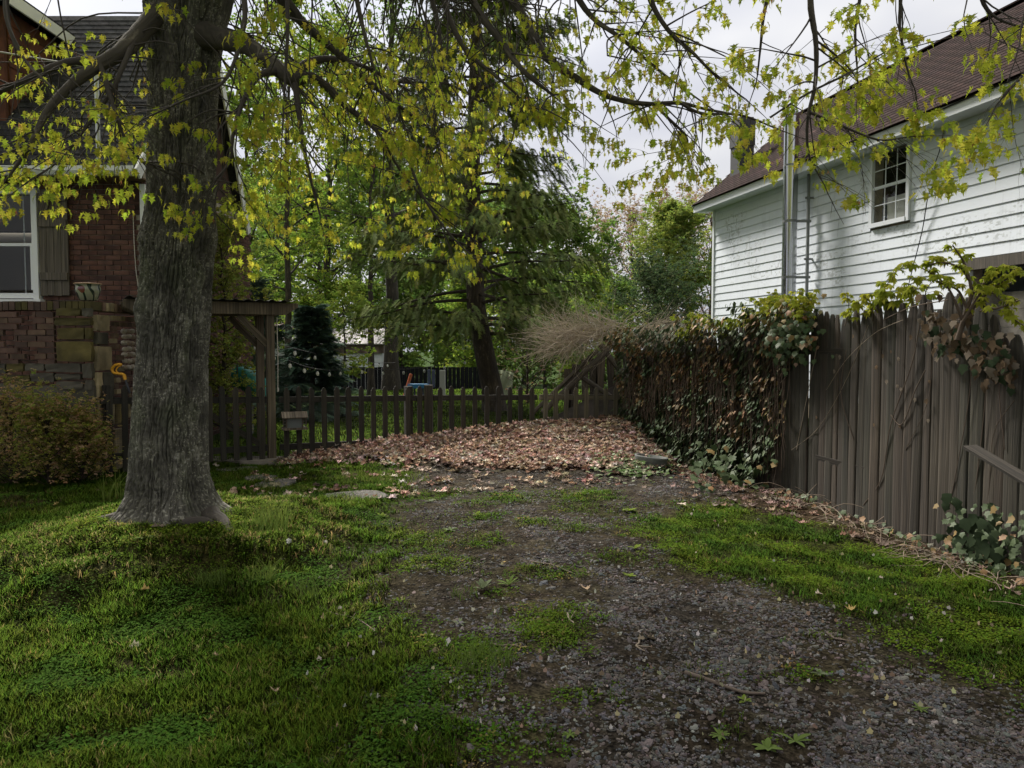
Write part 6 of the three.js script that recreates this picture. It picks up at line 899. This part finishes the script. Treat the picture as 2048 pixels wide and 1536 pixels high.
{ // pale lattice panel behind the conifer
  const d = 19, a = W(985, 790, d), b = W(1018, 742, d), g = thing('tarp_panel', 'pale green grey tarp draped over a frame behind the leaning trunk', 'tarp'), pos = [], idx = [], N = 14; for (let j = 0; j <= N; j++) for (let i = 0; i <= N; i++) { const u = i / N, v = j / N, p = W(lerp(985, 1022, u) + 6 * v, lerp(795, 741 + 6 * u * u, v), d); pos.push(p.x, p.y, p.z + 0.12 * Math.sin(u * 14 - v * 5) * 0.6 - v * 0.5); } for (let j = 0; j < N; j++) for (let i = 0; i < N; i++) { const q = j * (N + 1) + i; idx.push(q, q + 1, q + N + 1, q + 1, q + N + 2, q + N + 1); }
  part(g, 'sheet', geoFrom(pos, idx), leafMat(col(0.3, 0.33, 0.22), 0.15)); part(g, 'frame', merge([bar(V(a.x, -0.05, -d - 0.1), V(a.x + 0.05, b.y, -d - 0.55), 0.05, 0.05), bar(V(b.x + 0.05, -0.05, -d - 0.1), V(b.x + 0.08, b.y, -d - 0.55), 0.05, 0.05)]), woodMat(col(0.3, 0.27, 0.22)));
  const p2 = W(885, 775, 20), pst = part(scene, numbered('white_post'), box(0.14, p2.y + 0.5, 0.14), std(col(0.5, 0.5, 0.47)), [p2.x, p2.y / 2 + 0.2, -20]); tag(pst, 'short pale post standing in the back yard', 'post');
}
{ // bird house on a pole
  const d = 12.6, p = W(474, 712, d), g = thing('bird_house', 'small pale gourd bird house on a pole beside the arbor', 'bird house', [p.x, 0, -d]), cm = std(col(0.42, 0.36, 0.22), { roughness: 0.6 });
  const prof = [[0.001, -0.08], [0.05, -0.075], [0.065, -0.03], [0.05, 0.015], [0.035, 0.03], [0.05, 0.05], [0.053, 0.075], [0.035, 0.1], [0.001, 0.108]].map((q) => new THREE.Vector2(...q)); part(g, 'body', new THREE.LatheGeometry(prof, 20).translate(0, p.y, 0), cm); part(g, 'pole', tube([V(0, -0.05, 0), V(0, p.y - 0.07, 0)], 0.012, 6), std(col(0.08, 0.07, 0.06))); part(g, 'perch', box(0.2, 0.015, 0.02, -0.06, p.y + 0.02, 0), std(col(0.12, 0.1, 0.08)));
}
function stringLights(label, a, b, sag, bulbs) { // unlit festoon bulbs
  const g = thing('string_lights', label, 'string lights', [0, 0, 0], 0, 'festoon strings across the yard'), pts = []; for (let i = 0; i <= 30; i++) { const t = i / 30; pts.push(a.clone().lerp(b, t).add(V(0, -sag * 4 * t * (1 - t), 0))); } part(g, 'cord', tube(pts, 0.006, 4, false), std(col(0.03, 0.03, 0.03)));
  const glass = phy(col(0.8, 0.8, 0.76), { roughness: 0.15, transmission: 0.5, thickness: 0 }), prof = [[0.001, -0.1], [0.022, -0.09], [0.03, -0.065], [0.024, -0.035], [0.014, -0.02]].map((q) => new THREE.Vector2(...q)), bg = new THREE.LatheGeometry(prof, 12), sg = new THREE.CylinderGeometry(0.016, 0.016, 0.04, 10);
  for (let i = 1; i <= bulbs; i++) { const t = i / (bulbs + 1), k = t * 30, p = pts[Math.floor(k)].clone().lerp(pts[Math.min(30, Math.floor(k) + 1)], k % 1), q = part(g, 'socket', sg, std(col(0.02, 0.02, 0.02)), [p.x, p.y - 0.02, p.z]); part(q, 'bulb', bg, glass, [0, -0.005, 0]); }
}
stringLights('upper festoon string running from the arbor towards the thick trunk', W(480, 665, 11), W(790, 725, 24), 0.15, 9);
stringLights('lower festoon string crossing before the dark spruces', W(470, 655, 10.6), W(700, 735, 16), 0.25, 7);
stringLights('festoon string hanging before the black fence', W(640, 722, 17), W(1010, 690, 17.5), 0.35, 8);

// ---------------------------------------------------------------- stepping stones, planter, stumps, sticks, fallen leaves, weeds
R = rng(910);
const slate = plainMat(col(0.2, 0.185, 0.17), { map: soilTex, roughness: 0.85 });
function slab(px, py, w, h, label) { const p = onGround(px, py), n = 13, o = []; for (let i = 0; i < n; i++) { const a = i / n * 6.283, k = 1 + 0.16 * rn(); o.push([Math.cos(a) * w / 2 * k, Math.sin(a) * h / 2 * k]); } const g = ext(o, 0.05, 0.008).rotateX(-Math.PI / 2); return top('stepping_stone', g, slate, label, 'stepping stone', [p.x, p.y + 0.004, p.z], 'stepping stones to the gate'); }
slab(553, 970, 0.42, 0.5, 'flat stepping stone in the grass nearest the arbor post'); slab(710, 995, 0.62, 0.5, 'broad flat stepping stone at the grass and gravel edge'); slab(478, 940, 0.55, 0.35, 'worn flat stone at the foot of the gate'); slab(520, 958, 0.35, 0.3, 'small flat stepping stone half covered by grass'); 
{ const p = onGround(455, 930); top('gate_sill', box(0.9, 0.06, 0.4), plainMat(col(0.3, 0.26, 0.22)), 'pale worn paving slab under the garden gate', 'paving slab', [p.x + 0.1, p.y + 0.015, p.z - 0.25]); }
{ const a = onGround(1290, 925), g = thing('concrete_planter', 'grey concrete planter half sunk among the ivy and leaves', 'planter', [a.x + 0.06, a.y - 0.06, a.z], 0.25); const prof = [[0.001, 0], [0.2, 0], [0.24, 0.08], [0.265, 0.2], [0.265, 0.225], [0.235, 0.225], [0.22, 0.16], [0.001, 0.15]].map((q) => new THREE.Vector2(...q)); part(g, 'bowl', new THREE.LatheGeometry(prof, 40), plainMat(col(0.32, 0.33, 0.32))); part(g, 'soil', new THREE.CircleGeometry(0.225, 24).rotateX(-Math.PI / 2).translate(0, 0.175, 0), std(col(0.05, 0.04, 0.03))); g.rotation.z = -0.12; g.scale.setScalar(0.76); }
{ const p = onGround(395, 1047); const rt = top('cut_root', tube(spline([V(-0.14, 0, 0.02), V(-0.04, 0.03, 0), V(0.06, 0.03, 0.01), V(0.14, 0, 0.02)], 12), [.01, .02, .03, .035, .037, .037, .037, .037, .036, .034, .03, .02, .01], 8), woodMat(col(0.1, 0.085, 0.075)), 'bare grey root end at the foot of the maple mound', 'root', [p.x, p.y + 0.01, p.z]); }
const stickMat = [std(col(0.12, 0.09, 0.07)), std(col(0.24, 0.19, 0.14)), std(col(0.16, 0.13, 0.1))];
const sticks = [[935, 962, 985, 950, .011, 1, 'pale thick stick lying before the leaf heap'], [905, 948, 985, 950, .005, 0, 'thin straight twig just before the leaf heap'], [1060, 1125, 1150, 1147, .008, 0, 'curved dark stick on the gravel with side twigs'], [1370, 1350, 1530, 1392, .011, 0, 'long dark branch lying across the driveway gravel'], [1010, 1263, 1065, 1266, .006, 2, 'short twig on the bare dirt between weed patches'], [640, 1217, 750, 1262, .006, 1, 'thin forked twig at the edge of the grass'], [980, 1290, 1060, 1295, .007, 0, 'dark twig behind the round grass tuft'], [900, 1340, 985, 1343, .006, 0, 'thin dark twig before the round grass tuft'], [1280, 1275, 1290, 1305, .006, 1, 'short pale stick standing out on the gravel'], [1655, 1265, 1690, 1283, .008, 0, 'short dark stick on the gravel beside the turf'], [1135, 1230, 1148, 1247, .007, 1, 'stubby pale stick among the weeds'], [1180, 905, 1330, 895, .006, 0, 'thin branch lying over the ivy by the planter'], [1600, 1010, 1720, 1000, .006, 1, 'pale twig in the litter under the stockade fence'], [1790, 1110, 1960, 1085, .007, 1, 'long pale stalk in the litter under the stockade fence'], [1850, 1120, 1990, 1150, .006, 2, 'bent grey stalk on the litter edge by the fence'], [820, 1500, 870, 1530, .005, 2, 'short twig in the grass at the drive edge']];
for (const [x0, y0, x1, y1, r, m, label] of sticks) { const a = onGround(x0, y0), b = onGround(x1, y1), mid = a.clone().lerp(b, 0.5).add(V(rn() * 0.03, 0, rn() * 0.05)), f = (v) => { v.y = groundY(v.x, -v.z) + r * 0.9; return v; }; const c = [f(a), f(a.clone().lerp(mid, 0.5).add(V(0, 0, rn() * 0.02))), f(mid), f(mid.clone().lerp(b, 0.5).add(V(0, 0, rn() * 0.02))), f(b)].map((v) => v.sub(a.clone().multiplyScalar(v === a ? 0 : 1))); const o = a.clone(); const gs = [tube(spline([V(0, 0, 0), ...c.slice(1)], 14), Array.from({ length: 15 }, (_, i) => r * lerp(1, 0.5, i / 14)), 6)]; const s = c[2]; gs.push(tube([s, s.clone().add(V(rr(-.05, .1), 0.02, rr(-.12, .12)))], [r * 0.5, r * 0.25], 5)); top('stick', merge(gs), stickMat[m], label, 'stick', [o.x, o.y, o.z]); }
const bigLeaf = deadGeos, leafCols = [leafMat(col(0.42, 0.3, 0.2), 0.25), leafMat(col(0.36, 0.26, 0.1), 0.25), leafMat(col(0.5, 0.42, 0.34), 0.25)];
const fallen = [[285, 1187, .1, 1, 'large yellowing dead leaf on the lawn below the maple mound'], [275, 1300, .1, 2, 'pale curled dead leaf on the front lawn'], [435, 1318, .06, 0, 'small pinkish dead leaf in the front grass'], [612, 1280, .08, 1, 'yellow green fallen leaf at the lawn edge'], [650, 1245, .06, 0, 'small tan leaf beside the forked twig'], [185, 962, .1, 0, 'orange brown leaf on the lawn by the shrubs'], [165, 960, .09, 2, 'white backed leaf on the lawn by the shrubs'], [1365, 1015, .17, 2, 'large pale star shaped leaf on the drive'], [1170, 1185, .11, 0, 'pale lobed leaf flat on the gravel'], [195, 985, .07, 0, 'small tan leaf in the grass left of the trunk'], [110, 1015, .1, 1, 'yellowish leaf near the bare patch in the lawn'], [1010, 1125, .05, 1, 'small leaf scrap by the gravel weeds'], [1640, 1195, .07, 2, 'bright petal like leaf scrap on the turf strip'], [1760, 1162, .05, 2, 'small white scrap on the turf strip'], [1700, 1225, .09, 1, 'yellow leaf lying on the turf strip'], [855, 910, .0, 0, ''], [550, 1390, .07, 0, 'brown leaf on the mossy bare patch'], [150, 1180, .06, 0, 'reddish leaf standing in the left lawn']];
fallen.forEach(([px, py, s, m, label], i) => { if (!s) return; const p = onGround(px, py), o = top('fallen_leaf', bigLeaf[i % 4], leafCols[m], label, 'leaf', [p.x, p.y + 0.025 + s * 0.12, p.z]); o.scale.setScalar(s * 0.62); o.position.y -= 0.008 + s * 0.04; o.rotation.set(rn() * 0.25, rr(0, 6.3), rn() * 0.25); });
// rosette weeds
const weedMats = [leafMat(col(0.1, 0.15, 0.035), 0.3), leafMat(col(0.14, 0.2, 0.05), 0.35), leafMat(col(0.15, 0.18, 0.1), 0.3), leafMat(col(0.2, 0.27, 0.04), 0.45)];
const weedLeaf = (w) => { const pos = [], idx = [], n = 6; for (let i = 0; i <= n; i++) { const t = i / n, ww = w * Math.pow(Math.sin(Math.PI * (0.12 + 0.86 * t)), 0.8) * (0.6 + 0.6 * t); pos.push(-ww, t, 0.12 * ww - 0.35 * t * t, 0, t, -0.35 * t * t, ww, t, 0.12 * ww - 0.35 * t * t); } for (let i = 0; i < n; i++) { const a = i * 3; idx.push(a, a + 1, a + 3, a + 1, a + 4, a + 3, a + 1, a + 2, a + 4, a + 2, a + 5, a + 4); } return geoFrom(pos, idx); };
const weedGeos = [weedLeaf(0.16), weedLeaf(0.24), weedLeaf(0.11)];
function weed(px, py, size, kind, mat, up, label) { size *= py > 1300 ? 0.4 : 0.6; up = Math.max(up, 0.55); const p = onGround(px, py), g = thing('weed_plant', label, 'weed', [p.x, p.y, p.z], 0, 'rosette weeds on drive and lawn'), n = 7 + Math.floor(R() * 5); for (let i = 0; i < n; i++) { const a = i * 2.4 + R() * 0.5, el = up * rr(0.6, 1.3), m = part(g, 'leaf', weedGeos[kind], weedMats[mat]); basis(V(0, 0.005, 0), V(Math.cos(a) * Math.cos(el), Math.sin(el), Math.sin(a) * Math.cos(el)), V(0, 1, 0), size * rr(0.65, 1.15)).decompose(m.position, m.quaternion, m.scale); } return g; }
[[965, 1180, .13, 1, 2, .9, 'grey green leafy weed standing on the gravel'], [1018, 1172, .12, 0, 1, .9, 'slim bright weed beside the grey green weed'], [290, 1122, .14, 0, 0, .45, 'dandelion rosette at the front of the maple mound'], [180, 1168, .1, 1, 3, .7, 'bright young plant with pointed leaves in the left lawn'], [1258, 1020, .11, 1, 3, .7, 'bright broad leaved weed among grey ones on the drive'], [1270, 1100, .1, 1, 3, .7, 'yellow lit weed at the turf patch corner'], [1400, 1090, .12, 1, 3, .6, 'cluster of broad bright leaves on the turf edge'], [1590, 1480, .16, 0, 1, .5, 'spreading rosette weed at the front of the drive'], [1535, 1495, .14, 1, 1, .5, 'broad leaved rosette at the front of the drive'], [1840, 1420, .1, 0, 1, .4, 'small rosette on the right of the gravel'], [1640, 1350, .1, 1, 2, .5, 'pale weed among the thin gravel growth'], [955, 1032, .08, 1, 3, .8, 'small bright seedling on the gravel'], [765, 1035, .1, 1, 3, .7, 'bright seedling at the lawn edge'], [860, 1005, .09, 1, 2, .6, 'pale grey weed at the gravel edge'], [900, 1060, .09, 1, 2, .5, 'pale low weed on the gravel'], [1260, 1155, .08, 1, 3, .7, 'little bright weed on the driveway crown'], [920, 1250, .08, 2, 2, .3, 'flat narrow weed on the bare dirt'], [560, 935, .2, 0, 1, 1.0, 'leafy weed at the arbor post foot'], [610, 930, .13, 0, 1, 1.0, 'small weed in the leaf heap corner'], [1490, 1405, .09, 1, 3, .7, 'bright seedling beside the long branch'], [905, 925, .08, 1, 3, .7, 'yellow seedling at the leaf heap front'], [1140, 1465, .1, 0, 1, .4, 'low rosette at the grass and gravel border'], [1440, 1470, .1, 0, 1, .5, 'ragged rosette in the front gravel'], [780, 1395, .08, 1, 3, .8, 'bright two leaved seedling in the mossy patch'], [740, 1400, .09, 1, 1, .6, 'broad seedling leaves by the mossy patch'], [1180, 1210, .07, 2, 2, .4, 'small flat weed near the lobed leaf']].forEach((w) => weed(...w));
// long grass clumps
const bladeMat = [leafMat(col(0.1, 0.15, 0.03), 0.35), leafMat(col(0.15, 0.2, 0.04), 0.4)];
function clump(px, py, n, h, sp, label, m = 0) { const p = onGround(px, py), gs = []; for (let i = 0; i < n; i++) { const a = rr(0, 6.3), r = sp * Math.sqrt(R()), b = rr(0, 6.3), H = h * rr(0.5, 1.1), ln = H * rr(0.2, 0.8), pos = [], idx = [], w = 0.0036; for (let k = 0; k <= 4; k++) { const t = k / 4, x = Math.cos(a) * r + Math.cos(b) * ln * t * t, z = Math.sin(a) * r + Math.sin(b) * ln * t * t, y = H * t * (1 - 0.18 * t), ww = w * (1 - t * 0.9); pos.push(x - Math.sin(b) * ww, y, z + Math.cos(b) * ww, x + Math.sin(b) * ww, y, z - Math.cos(b) * ww); } for (let k = 0; k < 4; k++) { const q = k * 2; idx.push(q, q + 1, q + 2, q + 1, q + 3, q + 2); } gs.push(geoFrom(pos, idx)); } const o = top('grass_clump', mergeI(gs), bladeMat[m], label, 'grass clump', [p.x, p.y - 0.01, p.z]); return o; }
clump(960, 1325, 230, 0.11, 0.15, 'round lush grass tuft on the bare driveway dirt'); clump(545, 1040, 110, 0.34, 0.14, 'arching long grass clump right of the maple base', 1); clump(530, 1070, 90, 0.26, 0.16, 'shorter long grass before the arching clump'); clump(225, 1000, 26, 0.4, 0.1, 'wispy tall grass left of the maple base', 1); clump(525, 1165, 60, 0.2, 0.08, 'spiky grass tuft on the lawn before the mound', 1); clump(425, 1165, 90, 0.14, 0.1, 'dense grass tuft in front of the maple mound'); clump(930, 1190, 40, 0.1, 0.09, 'small grass tuft at the gravel left edge'); clump(790, 960, 300, 0.12, 0.4, 'sunlit patch of taller grass before the leaf heap', 1); clump(720, 962, 300, 0.12, 0.4, 'sunlit grass behind the broad stepping stone', 1); clump(610, 1190, 60, 0.18, 0.1, 'spiky tuft at the lawn edge near the drive');
{ const p = onGround(578, 1100), g = thing('dandelion_clock', 'single dandelion seed head on a thin stalk in the lawn', 'dandelion', [p.x, p.y, p.z]); part(g, 'stalk', tube([V(0, 0, 0), V(0.004, 0.07, 0), V(0, 0.13, 0.004)], 0.0018, 5), bladeMat[0]); const s = []; for (let i = 0; i < 90; i++) { const v = V(rn(), rn(), rn()).normalize(); s.push(tube([V(0, 0.135, 0).addScaledVector(v, 0.004), V(0, 0.135, 0).addScaledVector(v, 0.019)], [0.0003, 0.0012], 3, false)); } part(g, 'seed_head', mergeI(s), std(col(0.6, 0.6, 0.56))); }
renderer.render(scene, camera);
